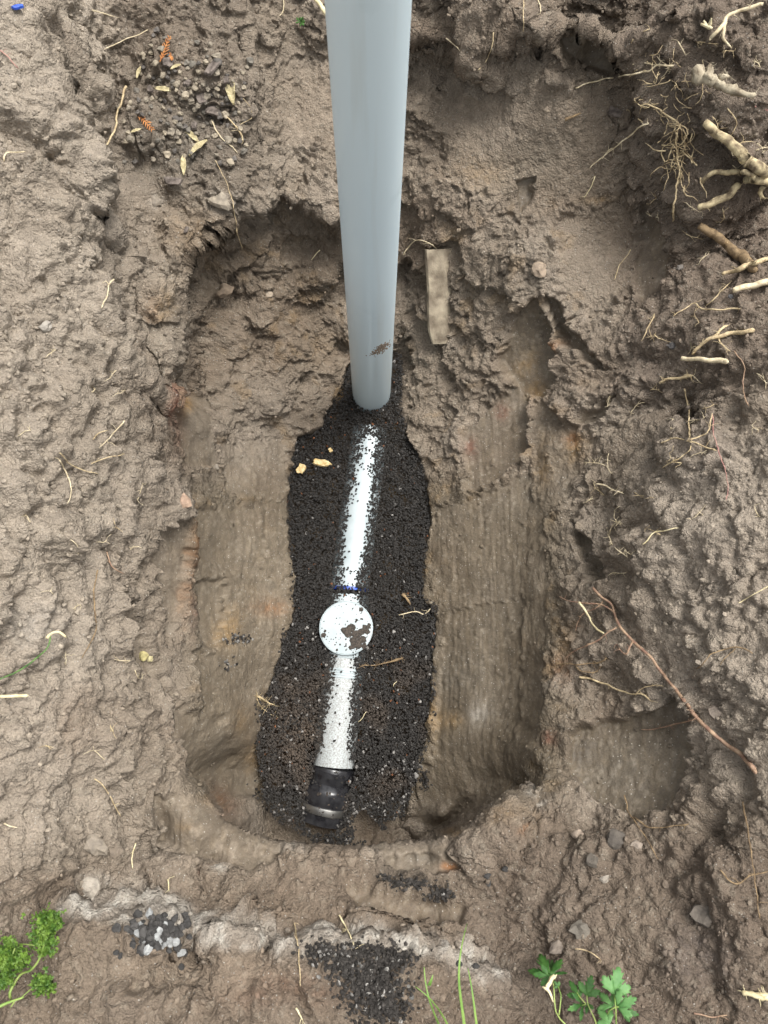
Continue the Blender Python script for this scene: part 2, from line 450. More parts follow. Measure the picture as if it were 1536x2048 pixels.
smooth = np.zeros(len(P), np.float32); recess = np.zeros(len(P), np.float32); dust = np.zeros(len(P), np.float32)
damp = np.zeros(len(P), np.float32)
FACETS = [
    ([(1085, 588), (1115, 600), (1170, 690), (1218, 742), (1190, 737), (1130, 682)], .9, .012, .8),
    ([(1035, 365), (1072, 350), (1062, 395), (1040, 425)], 1, .012, 1),
    ([(880, 1010), (1092, 1000), (1098, 1200), (1092, 1420), (1066, 1520), (1000, 1590), (860, 1610), (868, 1480), (876, 1250), (862, 1100)], .82, .0, .7),
    ([(400, 1010), (570, 1000), (574, 1180), (566, 1270), (520, 1400), (505, 1500), (520, 1600), (430, 1590), (400, 1430), (385, 1250), (390, 1120)], .72, .0, .45),
    # polygon, smoothness, recess (m), dampness
    ([(1040, 612), (1074, 592), (1120, 690), (1118, 760), (1090, 800), (1040, 790), (1000, 720), (1012, 690)], 1, .012, .8),
    ([(1036, 765), (1060, 800), (1065, 860), (1060, 905), (1020, 940), (940, 990), (925, 870), (975, 812)], 1, .010, .7),
    ([(935, 1000), (1062, 950), (1056, 1100), (1046, 1185), (1000, 1200), (915, 1190), (905, 1100)], .95, .001, .8),
    ([(905, 1220), (1046, 1195), (1046, 1330), (1040, 1440), (1010, 1512), (900, 1535), (868, 1500), (880, 1380), (890, 1290)], 1, .003, .9),
    ([(1143, 1468), (1172, 1450), (1250, 1438), (1335, 1408), (1362, 1372), (1402, 1480), (1362, 1600), (1290, 1645), (1200, 1610), (1138, 1545)], .95, .012, .9),
    ([(1118, 76), (1155, 58), (1180, 76), (1242, 112), (1238, 142), (1215, 152), (1150, 132), (1128, 112)], 1, .016, 1),
    ([(1286, 400), (1320, 418), (1337, 520), (1330, 560), (1290, 625), (1272, 560), (1280, 480)], .95, .010, .6),
    ([(1165, 835), (1245, 785), (1216, 850), (1166, 850)], 1, .006, .6),
    ([(1056, 1200), (1092, 1195), (1096, 1350), (1076, 1500), (1040, 1505), (1048, 1330)], .9, .002, .7),
    ([(1150, 1050), (1185, 1080), (1225, 1160), (1205, 1180), (1160, 1110)], .9, .02, .8),
    ([(382, 1020), (500, 1008), (535, 1100), (500, 1160), (430, 1130), (390, 1105)], .9, .004, .4),
    ([(390, 1160), (450, 1160), (446, 1240), (436, 1300), (410, 1292), (384, 1230)], 1, .008, .5),
    ([(326, 1400), (400, 1430), (424, 1565), (380, 1560), (350, 1500)], .9, .006, .5),
    ([(298, 1060), (358, 1032), (370, 1100), (356, 1220), (322, 1300), (293, 1180)], .85, .005, .4),
    ([(200, 1190), (232, 1210), (300, 1330), (352, 1432), (300, 1370), (240, 1292)], .8, .008, .4),
    ([(372, 1300), (430, 1310), (440, 1420), (470, 1510), (440, 1590), (415, 1540), (400, 1430)], .85, .004, .5),
    ([(850, 1530), (1000, 1485), (1030, 1540), (970, 1615), (890, 1655), (826, 1645)], .85, .002, .5),
    ([(300, 1585), (420, 1612), (470, 1652), (570, 1702), (530, 1745), (400, 1722), (320, 1680)], .95, .003, .45),
    ([(760, 1695), (912, 1692), (930, 1738), (850, 1752), (770, 1742)], .9, .006, .5),
    ([(690, 1772), (780, 1792), (930, 1812), (922, 1850), (800, 1852), (700, 1806)], .95, .008, .5),
    ([(440, 890), (575, 880), (570, 1000), (520, 1000), (440, 990)], .75, .0, .3),
    ([(340, 780), (420, 800), (430, 940), (350, 930)], .8, .0, .5),
    ([(390, 540), (430, 560), (420, 620), (392, 640)], .4, .0, .2),
    ([(1075, 800), (1160, 860), (1150, 1000), (1085, 1040), (1072, 930)], .6, .0, .5),
]
for poly, sm, rc, dm in FACETS:
    s, m = poly_mask(poly, 5, 5)
    smooth[s] = np.maximum(smooth[s], m * sm); recess[s] = np.maximum(recess[s], m * rc); damp[s] = np.maximum(damp[s], m * dm)
DUSTY = [  # trodden or dusty patches: fine grit only
    ([(880, 190), (1205, 180), (1232, 300), (1200, 400), (1050, 425), (890, 360)], .85),
    ([(1090, 425), (1255, 420), (1282, 520), (1262, 605), (1180, 645), (1110, 560)], .92),
    ([(200, 290), (350, 330), (340, 430), (215, 450)], .7),
    ([(545, 160), (680, 150), (680, 290), (560, 300)], .8),
    ([(140, 1890), (300, 1905), (560, 1905), (600, 1990), (300, 1985), (150, 1960)], .75),
    ([(860, 1650), (960, 1640), (980, 1700), (860, 1690)], .4),
    ([(1230, 1740), (1340, 1800), (1300, 1960), (1200, 1960)], .45),
]
for poly, a in DUSTY:
    s, m = poly_mask(poly, 26, 14); dust[s] = np.maximum(dust[s], m * a)
gpoly = GRAVEL_L + [(570, 1660), (650, 1676), (740, 1680), (800, 1650)] + GRAVEL_R[::-1]
gs, gm = poly_mask(gpoly, 6, 3)
gmask = np.zeros(len(P), np.float32); gmask[gs] = gm

# normals of the plain form, then the relief is pushed out along them
G = P.reshape(NY, NX, 3)
def normals(G):
    du = np.gradient(G, axis=1); dv = np.gradient(G, axis=0)
    n = np.cross(du, dv); n /= (np.linalg.norm(n, axis=-1, keepdims=True) + 1e-12)
    return n.reshape(-1, 3)
N = normals(G)
ci = np.nonzero(core)[0]
p = P[ci].astype(np.float32)
pw = p + 0.006 * np.stack([gnoise(p * 45, 1), gnoise(p * 45, 2), gnoise(p * 45, 3)], 1)
fl = fbm(p * 9, 4, 10)
fm = fbm(pw * 26, 4, 20)
g1, g2, c2 = worley(pw * 40, 31); h1, h2, c3 = worley(pw * 95, 32)
dome = lambda f: np.sqrt(np.clip(1 - (f / 0.62) ** 2, 0, 1))
bil = lambda q, s: np.minimum(np.abs(gnoise(q, s)) * 2.4, 1.2)
patch = sstep(-.2, .25, fbm(p * 10, 2, 41)); patch2 = sstep(-.15, .3, fbm(p * 14 + 5, 2, 43))
b1, b2, b3, b4 = bil(pw * 16, 33), bil(pw * 34, 34), bil(pw * 70, 35), bil(pw * 140, 36)
b0 = bil(pw * 8, 37)
crumb = .022 * b0 + .015 * b1 * (.4 + .6 * patch2) + .011 * b2 * (.25 + .75 * patch) + .0058 * b3 * (.3 + .7 * patch2) + .0024 * b4 \
    + .012 * bil(pw * np.array([30, 8, 30], np.float32), 38) * sstep(400, 250, px_[ci]) + .008 * dome(g1) * (c2 > .72) * patch + .0034 * dome(h1) * (c3 > .6) + .016 * fl
# torn, layered soil: broad faces broken off along ragged steps
rag = fbm(p * 62, 3, 55)
tq = fbm(p * np.array([8, 8, 13], np.float32), 3, 50, .5) * 5.0 + .30 * rag + .5
tf = np.floor(tq); ter = tf + sstep(.80, 1.0, tq - tf)
tq2 = fbm(p * np.array([21, 21, 30], np.float32), 3, 57, .5) * 3.6 + .26 * fbm(p * 130, 2, 58) + .5
tf2 = np.floor(tq2); ter2 = tf2 + sstep(.76, 1.0, tq2 - tf2)
flake = .0125 * ter + .0062 * ter2 * (.35 + .65 * patch) + .008 * b1 * patch2 + .005 * b2 * patch2 + .0036 * b3 * (.2 + .8 * patch) + .0018 * b4 + .0034 * dome(h1) * (c3 > .6) + .008 * fl
# scraped: long fine grooves drawn along the pit
st = gnoise(np.stack([p[:, 0] * 150, p[:, 2] * 150, p[:, 1] * 7], 1), 60) * .0014 + gnoise(np.stack([p[:, 0] * 60, p[:, 2] * 60, p[:, 1] * 4], 1), 61) * .0013
scr = st + .006 * fl + .0015 * fm + .0022 * sstep(.1, .4, fbm(p * 30, 3, 62))
gritty = .008 * fl + .003 * fm + .0016 * dome(h1) * (c3 > .55) + .003 * dome(g1) * (c2 > .86) + .0012 * b4
x_, y_ = px_[ci], py_[ci]
wF = sstep(330, 400, x_) * sstep(1130, 1020, x_) * sstep(1010, 880, y_) + sstep(800, 860, x_) * sstep(1330, 1240, x_) * sstep(240, 140, y_) \
    + sstep(1210, 1270, x_) * sstep(650, 560, y_) * .8 + .55 * sstep(500, 380, y_) * sstep(480, 520, x_)
wF = np.clip(wF, 0, 1)
wM = sstep(330, 400, x_) * sstep(1180, 1080, x_) * sstep(900, 1020, y_) * sstep(1640, 1560, y_)      # inner walls: half smooth
rough = crumb * (1 - wF) + flake * wF
rough = rough * (1 - .55 * wM) + scr * .55 * wM
k = dust[ci]; rough = rough * (1 - k) + gritty * k
k = smooth[ci]; d = rough * (1 - k) + (scr + .004 * k) * k - 1.7 * recess[ci]
lipw = np.zeros(len(P), np.float32)
for lx, ly, lz in line(LIP, 30) + line([(140, 1840, 0), (350, 1850, 0), (570, 1905, 0), (750, 1900, 0), (1010, 1975, 0)], 30):
    i_, w_ = spot(lx, ly, 34, 30)
    if ly > 1800: w_ = w_ * .5
    lipw[i_] = np.maximum(lipw[i_], w_)
k = np.clip(lipw[ci] * 1.3, 0, 1) * .8; d = d * (1 - k) + (.0035 * b3 + .002 * b4 + st) * k
k = gmask[ci]; d = d * (1 - k) + (-.006 + .002 * fm) * k
d = d * (1 - edge[ci]) + .02 * fl * edge[ci]
D = np.array([0, 0, -1.0]) - N[ci] * (-N[ci][:, 2:3])                # downhill
hang = (.0125 * (ter - .5) + .0062 * (ter2 - .5) * patch) * wF + (.010 * b1 + .006 * b2) * (1 - wF) * .6
hang = hang * (1 - np.clip(smooth[ci] + dust[ci] + gmask[ci] + lipw[ci], 0, 1)) * (1 - edge[ci])
P[ci] += N[ci] * d[:, None] + D * (.9 * hang)[:, None]
P[~core, 2] += .02 * fbm(P[~core] * .8, 3, 70)
N = normals(P.reshape(NY, NX, 3))

# ---- soil colours (dry pale loam, damp scraped loam, rust and ochre stains, lime-white crusts), plus shade painted into pit walls and recesses
SOIL_GAIN = np.array([.60, .60, .585])
BASE = np.array(srgb(157, 143, 127)); PALE = np.array(srgb(184, 171, 156)); DAMP = np.array(srgb(97, 87, 71)); BROWN = np.array(srgb(140, 122, 105))
C = np.tile(BASE, (len(P), 1)).astype(np.float32)
def mixc(idx, w, c): C[idx] = C[idx] * (1 - w[:, None]) + np.array(c) * w[:, None]
t_ = sstep(-.2, .3, fbm(p * 5, 3, 80))
mixc(ci, .45 * t_, PALE)
mixc(ci, .55 * sstep(.0, .35, fbm(p * 3.1 + 9, 3, 81)), BROWN)
leftw = sstep(330, 150, x_) * .7 * sstep(1780, 1600, y_)
mixc(ci, leftw * (.7 + .3 * t_), np.array(srgb(192, 179, 163)))
mixc(ci, .65 * sstep(1230, 1380, x_) * sstep(830, 980, y_) * sstep(1650, 1400, y_), np.array(srgb(188, 175, 160)))
mixc(ci, .75 * sstep(1560, 1740, y_) * sstep(860, 1000, x_), np.array(srgb(122, 107, 94)))
mixc(ci, .6 * sstep(1690, 1800, y_) * sstep(1000, 860, x_), np.array(srgb(136, 119, 103)))
mixc(ci, .6 * sstep(1200, 1290, x_) * sstep(860, 700, y_), np.array(srgb(126, 111, 99)))
mixc(ci, .4 * sstep(800, 840, x_) * sstep(170, 90, y_), np.array(srgb(132, 117, 103)))
mixc(ci, .45 * sstep(190, 250, x_) * sstep(530, 490, x_) * sstep(470, 330, y_), np.array(srgb(126, 114, 102)))
mixc(ci, .55 * sstep(330, 400, x_) * sstep(720, 660, x_) * sstep(410, 470, y_) * sstep(860, 700, y_), np.array(srgb(132, 116, 99)))
mixc(ci, .75 * damp[ci], DAMP)
mixc(ci, .75 * wM * (1 - damp[ci]), np.array(srgb(118, 106, 87)))  # olive inner walls, also painted darker as shade to deepen the pit
mixc(ci, .35 * dust[ci], np.array(srgb(164, 147, 128)))
mixc(ci, .9 * gmask[ci] * sstep(1625, 1590, y_), np.array(srgb(58, 50, 43)))
sp = gnoise(np.stack([p[:, 0] * 120, p[:, 2] * 120, p[:, 1] * 9], 1), 85)
mixc(ci, .16 * smooth[ci] * sstep(.0, .4, sp), np.array(srgb(168, 150, 124)))
oc = fbm(p * 17, 3, 86)
inner = sstep(330, 380, x_) * sstep(1250, 1100, x_) * sstep(300, 500, y_) * sstep(1700, 1600, y_)
mixc(ci, .25 * inner * (1 - smooth[ci]) * sstep(.12, .4, oc), np.array(srgb(170, 138, 92)))
mixc(ci, .3 * dome(h1) * (c3 > .8) * (1 - gmask[ci]), np.array(srgb(190, 178, 160)))
OCH, ORG, RED, WHT, GRY, BLK, REDB = srgb(186, 148, 92), srgb(190, 122, 58), srgb(150, 66, 42), srgb(226, 219, 208), srgb(112, 108, 100), srgb(52, 48, 44), srgb(128, 88, 72)
STAINS_AND_SHADE = [(327, 810, 6, 30, 4, RED, .8), (352, 795, 14, 20, -20, ORG, .6), (372, 812, 10, 16, 0, OCH, .7), (345, 862, 18, 40, 5, REDB, .6), (380, 1080, 8, 44, 4, ORG, .4),
    (366, 1170, 8, 70, 8, ORG, .3), (372, 1230, 7, 40, 0, REDB, .5), (540, 1215, 30, 14, 0, ORG, .35), (455, 1260, 18, 30, 20, OCH, .5), (478, 1440, 18, 26, 0, OCH, .3), (500, 1510, 16, 22, 0, OCH, .45),
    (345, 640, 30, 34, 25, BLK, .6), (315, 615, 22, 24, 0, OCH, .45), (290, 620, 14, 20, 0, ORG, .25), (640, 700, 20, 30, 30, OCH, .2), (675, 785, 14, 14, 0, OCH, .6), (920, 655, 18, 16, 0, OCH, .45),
    (1050, 730, 26, 16, -40, OCH, .35), (1068, 780, 18, 20, 0, OCH, .5), (1000, 820, 12, 14, 0, RED, .35), (938, 895, 10, 18, 0, RED, .4), (1160, 900, 20, 24, 20, OCH, .6), (1150, 880, 12, 12, 0, ORG, .6),
    (1090, 940, 16, 30, 0, OCH, .4), (1080, 600, 10, 8, 0, OCH, .5), (1126, 695, 8, 14, 0, ORG, .5), (1140, 1290, 14, 30, 0, OCH, .4), (1135, 1345, 20, 26, 0, ORG, .35), (1105, 1480, 12, 12, 0, RED, .45),
    (1130, 1370, 40, 18, 0, WHT, .25), (955, 1430, 22, 16, -50, WHT, .55), (870, 1420, 8, 40, 0, OCH, .5), (885, 1360, 30, 24, 0, GRY, .4), (930, 1340, 40, 50, 0, GRY, .3), (905, 1440, 26, 14, 0, OCH, .35),
    (1160, 1480, 24, 44, 10, BLK, .35), (1240, 1540, 60, 60, 0, GRY, .3), (1068, 1590, 18, 10, -20, WHT, .6), (1078, 1620, 12, 7, 0, WHT, .6), (1030, 1660, 10, 6, 0, ORG, .5),
    (155, 1828, 18, 16, 0, WHT, .85), (290, 1826, 44, 9, 0, WHT, .95), (352, 1826, 24, 12, 20, WHT, .95), (396, 1856, 14, 14, 0, WHT, .8), (440, 1868, 16, 10, 10, WHT, .7), (540, 1878, 40, 10, 18, WHT, .7),
    (640, 1880, 30, 10, 0, WHT, .6), (810, 1915, 30, 12, 10, WHT, .65), (900, 1934, 26, 10, 18, WHT, .4), (250, 1798, 60, 22, 10, srgb(205, 194, 180), .6), (175, 1770, 30, 16, 20, WHT, .45), (720, 1895, 30, 8, 0, WHT, .4),
    (405, 1748, 12, 6, 0, RED, .8), (445, 1745, 10, 7, 0, WHT, .6), (370, 1655, 14, 9, 0, OCH, .3), (320, 1695, 18, 12, 0, BLK, .5), (380, 1720, 30, 8, 15, BLK, .45), 
    (585, 1700, 20, 10, 0, WHT, .5), (900, 1735, 16, 8, 0, ORG, .6), (840, 1715, 26, 9, 0, GRY, .5), (910, 1668, 20, 8, 0, OCH, .5), (770, 1835, 12, 6, 0, ORG, .6), (600, 1975, 90, 26, 10, srgb(130, 100, 82), .6), (520, 2000, 60, 20, 0, srgb(130, 100, 82), .5),
    (445, 408, 26, 20, 10, WHT, .5), (312, 405, 14, 14, 0, WHT, .45), (385, 470, 50, 40, 30, OCH, .22), (300, 700, 40, 60, 0, srgb(196, 184, 166), .5), (330, 560, 30, 30, 0, srgb(196, 184, 166), .4), (400, 300, 90, 70, 20, GRY, .45), (300, 330, 70, 60, 0, GRY, .4), (240, 200, 30, 90, 0, srgb(120, 104, 90), .3),
    (1040, 380, 26, 26, 10, BLK, .4), (1070, 290, 70, 30, -10, GRY, .35), (1060, 340, 60, 24, -20, srgb(190, 178, 160), .4), (960, 350, 40, 30, 0, OCH, .25), (1200, 400, 30, 8, 0, OCH, .4), (910, 470, 16, 20, 0, OCH, .3),
    (1180, 120, 60, 40, 20, srgb(104, 90, 74), .8), (1500, 420, 40, 50, 0, srgb(96, 84, 76), .7), (1320, 760, 40, 90, 0, srgb(120, 106, 96), .5), (1420, 860, 60, 90, 0, srgb(126, 114, 106), .5), (1400, 1900, 60, 60, 0, srgb(126, 116, 112), .5), (820, 1770, 60, 18, 12, BLK, .75), (885, 1790, 30, 12, 0, BLK, .6), (760, 1720, 20, 12, 60, BLK, .5),  # cave and root recess entries: their shade painted as dark brown
    (330, 1850, 60, 30, 10, srgb(80, 70, 62), .4), (720, 1960, 70, 60, 10, srgb(70, 62, 56), .6), (640, 1420, 80, 110, 0, srgb(104, 84, 68), .3), (575, 1470, 50, 60, 0, srgb(128, 104, 84), .5), (1000, 1640, 30, 12, -30, OCH, .3), (440, 1600, 16, 30, -30, srgb(165, 110, 78), .4), (120, 1440, 40, 60, 0, srgb(150, 128, 108), .4), (40, 1250, 50, 40, 0, srgb(205, 198, 190), .4), (640, 1850, 200, 20, 10, srgb(136, 118, 100), .3)]
for x, y, rx, ry, a, c, s in STAINS_AND_SHADE:
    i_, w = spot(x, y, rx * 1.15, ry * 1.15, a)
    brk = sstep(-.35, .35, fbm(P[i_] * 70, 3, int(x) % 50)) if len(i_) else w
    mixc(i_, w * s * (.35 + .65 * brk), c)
for lx, ly, lz in line([(140, 1826, 0), (250, 1836, 0), (350, 1836, 0), (450, 1862, 0), (570, 1896, 0), (640, 1886, 0), (750, 1888, 0), (900, 1920, 0), (985, 1950, 0)], 26):
    i_, w = spot(lx, ly + 6, 26, 17)
    brk = sstep(-.05, .3, fbm(P[i_] * 34, 3, 401)); mixc(i_, .9 * w * (.2 + .8 * brk), srgb(226, 219, 208))
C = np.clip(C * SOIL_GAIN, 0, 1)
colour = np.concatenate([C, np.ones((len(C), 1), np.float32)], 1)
masks = np.stack([smooth, dust, damp, np.ones_like(smooth)], 1)

# soil material
soil, nt, b = new_mat('loam_soil')
tc = node(nt, 'ShaderNodeTexCoord')
at = node(nt, 'ShaderNodeAttribute', attribute_name='soil_colour'); am = node(nt, 'ShaderNodeAttribute', attribute_name='soil_kind')
sep = node(nt, 'ShaderNodeSeparateColor'); nt.links.new(am.outputs[0], sep.inputs[0])
def nz(scale, detail=5, rough=.6):
    n = node(nt, 'ShaderNodeTexNoise', Scale=scale, Detail=detail, Roughness=rough)
    nt.links.new(tc.outputs['Object'], n.inputs['Vector']); return n.outputs[0]
def mrange(src, a, b_, c, d_):
    m = node(nt, 'ShaderNodeMapRange'); nt.links.new(src, m.inputs[0])
    for i, v in enumerate((a, b_, c, d_)): m.inputs[i + 1].default_value = v
    return m.outputs[0]
def mulc(colr, fac):
    m = node(nt, 'ShaderNodeVectorMath', operation='SCALE'); nt.links.new(colr, m.inputs[0]); nt.links.new(fac, m.inputs['Scale']); return m.outputs[0]
cc = mulc(at.outputs[0], mrange(nz(34), .3, .7, .80, 1.20))
cc = mulc(cc, mrange(nz(320, 4), .3, .7, .80, 1.20))
vor = node(nt, 'ShaderNodeTexVoronoi', Scale=230.0); nt.links.new(tc.outputs['Object'], vor.inputs['Vector'])
gr = node(nt, 'ShaderNodeSeparateColor'); nt.links.new(vor.outputs['Color'], gr.inputs[0])
m1 = node(nt, 'ShaderNodeMath', operation='LESS_THAN'); nt.links.new(vor.outputs['Distance'], m1.inputs[0]); m1.inputs[1].default_value = .28
m2 = node(nt, 'ShaderNodeMath', operation='GREATER_THAN'); nt.links.new(gr.outputs[0], m2.inputs[0]); m2.inputs[1].default_value = .90
m3 = node(nt, 'ShaderNodeMath', operation='MULTIPLY'); nt.links.new(m1.outputs[0], m3.inputs[0]); nt.links.new(m2.outputs[0], m3.inputs[1])
mg = node(nt, 'ShaderNodeMix', data_type='RGBA'); nt.links.new(m3.outputs[0], mg.inputs[0]); nt.links.new(cc, mg.inputs[6])
gc = node(nt, 'ShaderNodeMix', data_type='RGBA'); gc.inputs[6].default_value = (.20, .18, .15, 1); gc.inputs[7].default_value = (.40, .37, .32, 1); nt.links.new(gr.outputs[1], gc.inputs[0])
nt.links.new(gc.outputs[2], mg.inputs[7])
nt.links.new(mg.outputs[2], b.inputs['Base Color'])
nt.links.new(mrange(sep.outputs[2], 0, 1, .95, .5), b.inputs['Roughness'])
b.inputs['Specular IOR Level'].default_value = .3
bs = mrange(sep.outputs[0], 0, 1, 1.0, .25)
wv = node(nt, 'ShaderNodeVectorMath', operation='MULTIPLY_ADD'); nwv = node(nt, 'ShaderNodeTexNoise', Scale=60.0, Detail=2.0)
nt.links.new(tc.outputs['Object'], nwv.inputs['Vector']); nt.links.new(nwv.outputs['Color'], wv.inputs[0]); wv.inputs[1].default_value = (.012, .012, .012); nt.links.new(tc.outputs['Object'], wv.inputs[2])
def lumps(scale):
    v = node(nt, 'ShaderNodeTexVoronoi', Scale=scale, feature='F1'); nt.links.new(wv.outputs[0], v.inputs['Vector'])
    m = node(nt, 'ShaderNodeMath', operation='MULTIPLY'); nt.links.new(v.outputs['Distance'], m.inputs[0]); m.inputs[1].default_value = -1.0; return m.outputs[0]
def mad(src, k, add=None):
    m = node(nt, 'ShaderNodeMath', operation='MULTIPLY_ADD' if add is not None else 'MULTIPLY'); nt.links.new(src, m.inputs[0])
    if isinstance(k, float): m.inputs[1].default_value = k
    else: nt.links.new(k, m.inputs[1])
    if add is not None: nt.links.new(add, m.inputs[2])
    return m.outputs[0]
hgt = mad(lumps(95.0), mrange(nz(22, 1), .4, .62, .0006, .0062))
hgt = mad(lumps(210.0), .0034, hgt)
hgt = mad(nz(230, 5, .65), .0045, hgt)
bp2 = node(nt, 'ShaderNodeBump', Distance=1.0); nt.links.new(hgt, bp2.inputs['Height']); nt.links.new(bs, bp2.inputs['Strength'])
nt.links.new(bp2.outputs[0], b.inputs['Normal'])

ii = np.arange(NX * NY, dtype=np.int32).reshape(NY, NX)
F = np.stack([ii[:-1, :-1], ii[:-1, 1:], ii[1:, 1:], ii[1:, :-1]], -1).reshape(-1, 4)
ground = np_mesh('ground', P, F, soil, smooth=True, colors={'soil_colour': colour, 'soil_kind': masks})
ground['kind'] = 'structure'

# ------------------------------------------------------------------ where the surface lies under a surveyed pixel
BIN = 4
px2, py2, dp2 = proj(P)
ok = np.nonzero(core & (px2 > -80) & (px2 < 1616) & (py2 > -80) & (py2 < 2128))[0]
bw, bh = (1536 + 160) // BIN, (2048 + 160) // BIN
key = (((py2[ok] + 80) // BIN).astype(int).clip(0, bh - 1)) * bw + ((px2[ok] + 80) // BIN).astype(int).clip(0, bw - 1)
order = np.argsort(-dp2[ok]); zb = np.full(bw * bh, -1); zb[key[order]] = ok[order]
for _ in range(4):
    z2 = zb.reshape(bh, bw).copy()
    for ddy, ddx in ((0, 1), (0, -1), (1, 0), (-1, 0)):
        sh = np.roll(np.roll(zb.reshape(bh, bw), ddy, 0), ddx, 1); z2 = np.where(z2 < 0, sh, z2)
    zb = z2.ravel()
def vid(px, py):
    return zb[int(min(max((py + 80) // BIN, 0), bh - 1)) * bw + int(min(max((px + 80) // BIN, 0), bw - 1))]
def depth_at(px, py): return dp2[vid(px, py)]
def at_depth(px, py, dep):
    return CP + (RN @ np.array([(px - 768.0) / FPX, (1024.0 - py) / FPX, -1.0])) * dep
def hit(px, py, lift=0.0):
    return at_depth(px, py, depth_at(px, py) - lift)
def nrm_at(px, py):
    i = vid(px, py); return N[i]
#PART2
# ================================================================== materials of the things
M_GRAVEL = noise_mat('black_gravel', (.75, .75, .75), (1.2, 1.18, 1.16), 160, .9, .5, 500, attr='tint', spec=.22)
M_WHITE = noise_mat('white_plastic', (.34, .395, .405), (.41, .46, .47), 22, .42, .05, 300)
M_DUSTW = noise_mat('dusty_white_plastic', (.44, .48, .48), (.24, .235, .22), 300, .55, .1, 500, detail=6)
M_BLUE = noise_mat('blue_plastic', (.02, .06, .35), (.03, .10, .5), 60, .4)
M_RUBBER = noise_mat('black_rubber', (.012, .012, .014), (.03, .03, .032), 60, .22, .06, 300)
M_STEEL = noise_mat('clamp_steel', (.30, .30, .29), (.52, .51, .48), 30, .42, .05, 200)
M_STEEL.node_tree.nodes['Principled BSDF'].inputs['Metallic'].default_value = 1.0
M_MUD = noise_mat('dried_mud', srgb(122, 106, 90), srgb(150, 136, 118), 300, .95, .4, 900)
M_DARKMUD = noise_mat('dark_mud', srgb(44, 40, 36), srgb(78, 70, 62), 260, .9, .4, 900)
M_STONE = noise_mat('field_stone', (.8, .8, .8), (1.2, 1.2, 1.18), 90, .88, .5, 420, attr='tint')
M_ROOT = {
    'tan': noise_mat('tan_root', srgb(158, 138, 106), srgb(200, 182, 144), 120, .8, .5, 400),
    'pale': noise_mat('pale_root', srgb(180, 164, 132), srgb(216, 202, 170), 120, .8, .5, 400),
    'brown': noise_mat('brown_root', srgb(104, 86, 64), srgb(146, 124, 92), 90, .85, .6, 300),
    'bark': noise_mat('peeling_root_bark', srgb(100, 86, 66), srgb(196, 180, 142), 55, .85, .9, 180, detail=7),
    'grey': noise_mat('dry_grey_wood', srgb(112, 100, 82), srgb(176, 165, 142), 50, .9, .9, 160, detail=7),
    'red': noise_mat('reddish_root', srgb(126, 96, 80), srgb(164, 138, 112), 70, .7, .4, 300),
    'pink': noise_mat('thin_pink_root', srgb(142, 96, 92), srgb(176, 138, 124), 90, .75, .3, 300),
    'green': noise_mat('green_stem', srgb(58, 92, 44), srgb(96, 130, 60), 60, .6, .2, 300),
    'straw': noise_mat('pale_straw', srgb(196, 182, 140), srgb(222, 210, 172), 60, .7, .2, 300),
}
M_LEAFG = noise_mat('parsley_leaf', srgb(56, 100, 42), srgb(84, 130, 60), 60, .55, .25, 220, translucent=.35)
M_LEAFB = noise_mat('bright_parsley_leaf', srgb(88, 138, 74), srgb(118, 164, 98), 60, .55, .25, 220, translucent=.35)
M_CURLY = noise_mat('curly_parsley_leaf', srgb(70, 106, 36), srgb(122, 152, 62), 60, .55, .3, 220, translucent=.35)
M_STEM = noise_mat('parsley_stem', srgb(108, 138, 62), srgb(150, 166, 92), 40, .5)
M_GRASS = noise_mat('grass_blade', srgb(104, 146, 62), srgb(146, 178, 92), 30, .5, translucent=.3)
M_DRYLEAF = noise_mat('dry_pale_leaf', srgb(150, 138, 102), srgb(196, 184, 146), 160, .85, .4, 300, translucent=.15)
M_BARK = noise_mat('bark_chip', srgb(66, 58, 52), srgb(116, 106, 98), 90, .9, .8, 260)
M_CEDAR = noise_mat('dead_cedar', srgb(150, 92, 46), srgb(190, 132, 78), 90, .85, .3, 300)
M_CHIP = noise_mat('wood_chip', srgb(178, 148, 92), srgb(222, 204, 158), 110, .85, .8, 260, stretch=(1, 1, 6))

# ================================================================== stones
def ico(sub):
    t = (1 + 5 ** .5) / 2
    V = [(-1, t, 0), (1, t, 0), (-1, -t, 0), (1, -t, 0), (0, -1, t), (0, 1, t), (0, -1, -t), (0, 1, -t), (t, 0, -1), (t, 0, 1), (-t, 0, -1), (-t, 0, 1)]
    Fc = [(0, 11, 5), (0, 5, 1), (0, 1, 7), (0, 7, 10), (0, 10, 11), (1, 5, 9), (5, 11, 4), (11, 10, 2), (10, 7, 6), (7, 1, 8), (3, 9, 4), (3, 4, 2), (3, 2, 6), (3, 6, 8), (3, 8, 9), (4, 9, 5), (2, 4, 11), (6, 2, 10), (8, 6, 7), (9, 8, 1)]
    V = [np.array(v) / np.linalg.norm(v) for v in V]
    for _ in range(sub):
        mid, F2 = {}, []
        def m(a, b_):
            k = (min(a, b_), max(a, b_))
            if k not in mid:
                v = V[a] + V[b_]; V.append(v / np.linalg.norm(v)); mid[k] = len(V) - 1
            return mid[k]
        for a, b_, c in Fc:
            x, y, z = m(a, b_), m(b_, c), m(c, a); F2 += [(a, x, z), (b_, y, x), (c, z, y), (x, y, z)]
        Fc = F2
    return np.array(V), np.array(Fc)
ICO0, ICO1, ICO2 = ico(0), ico(1), ico(2)

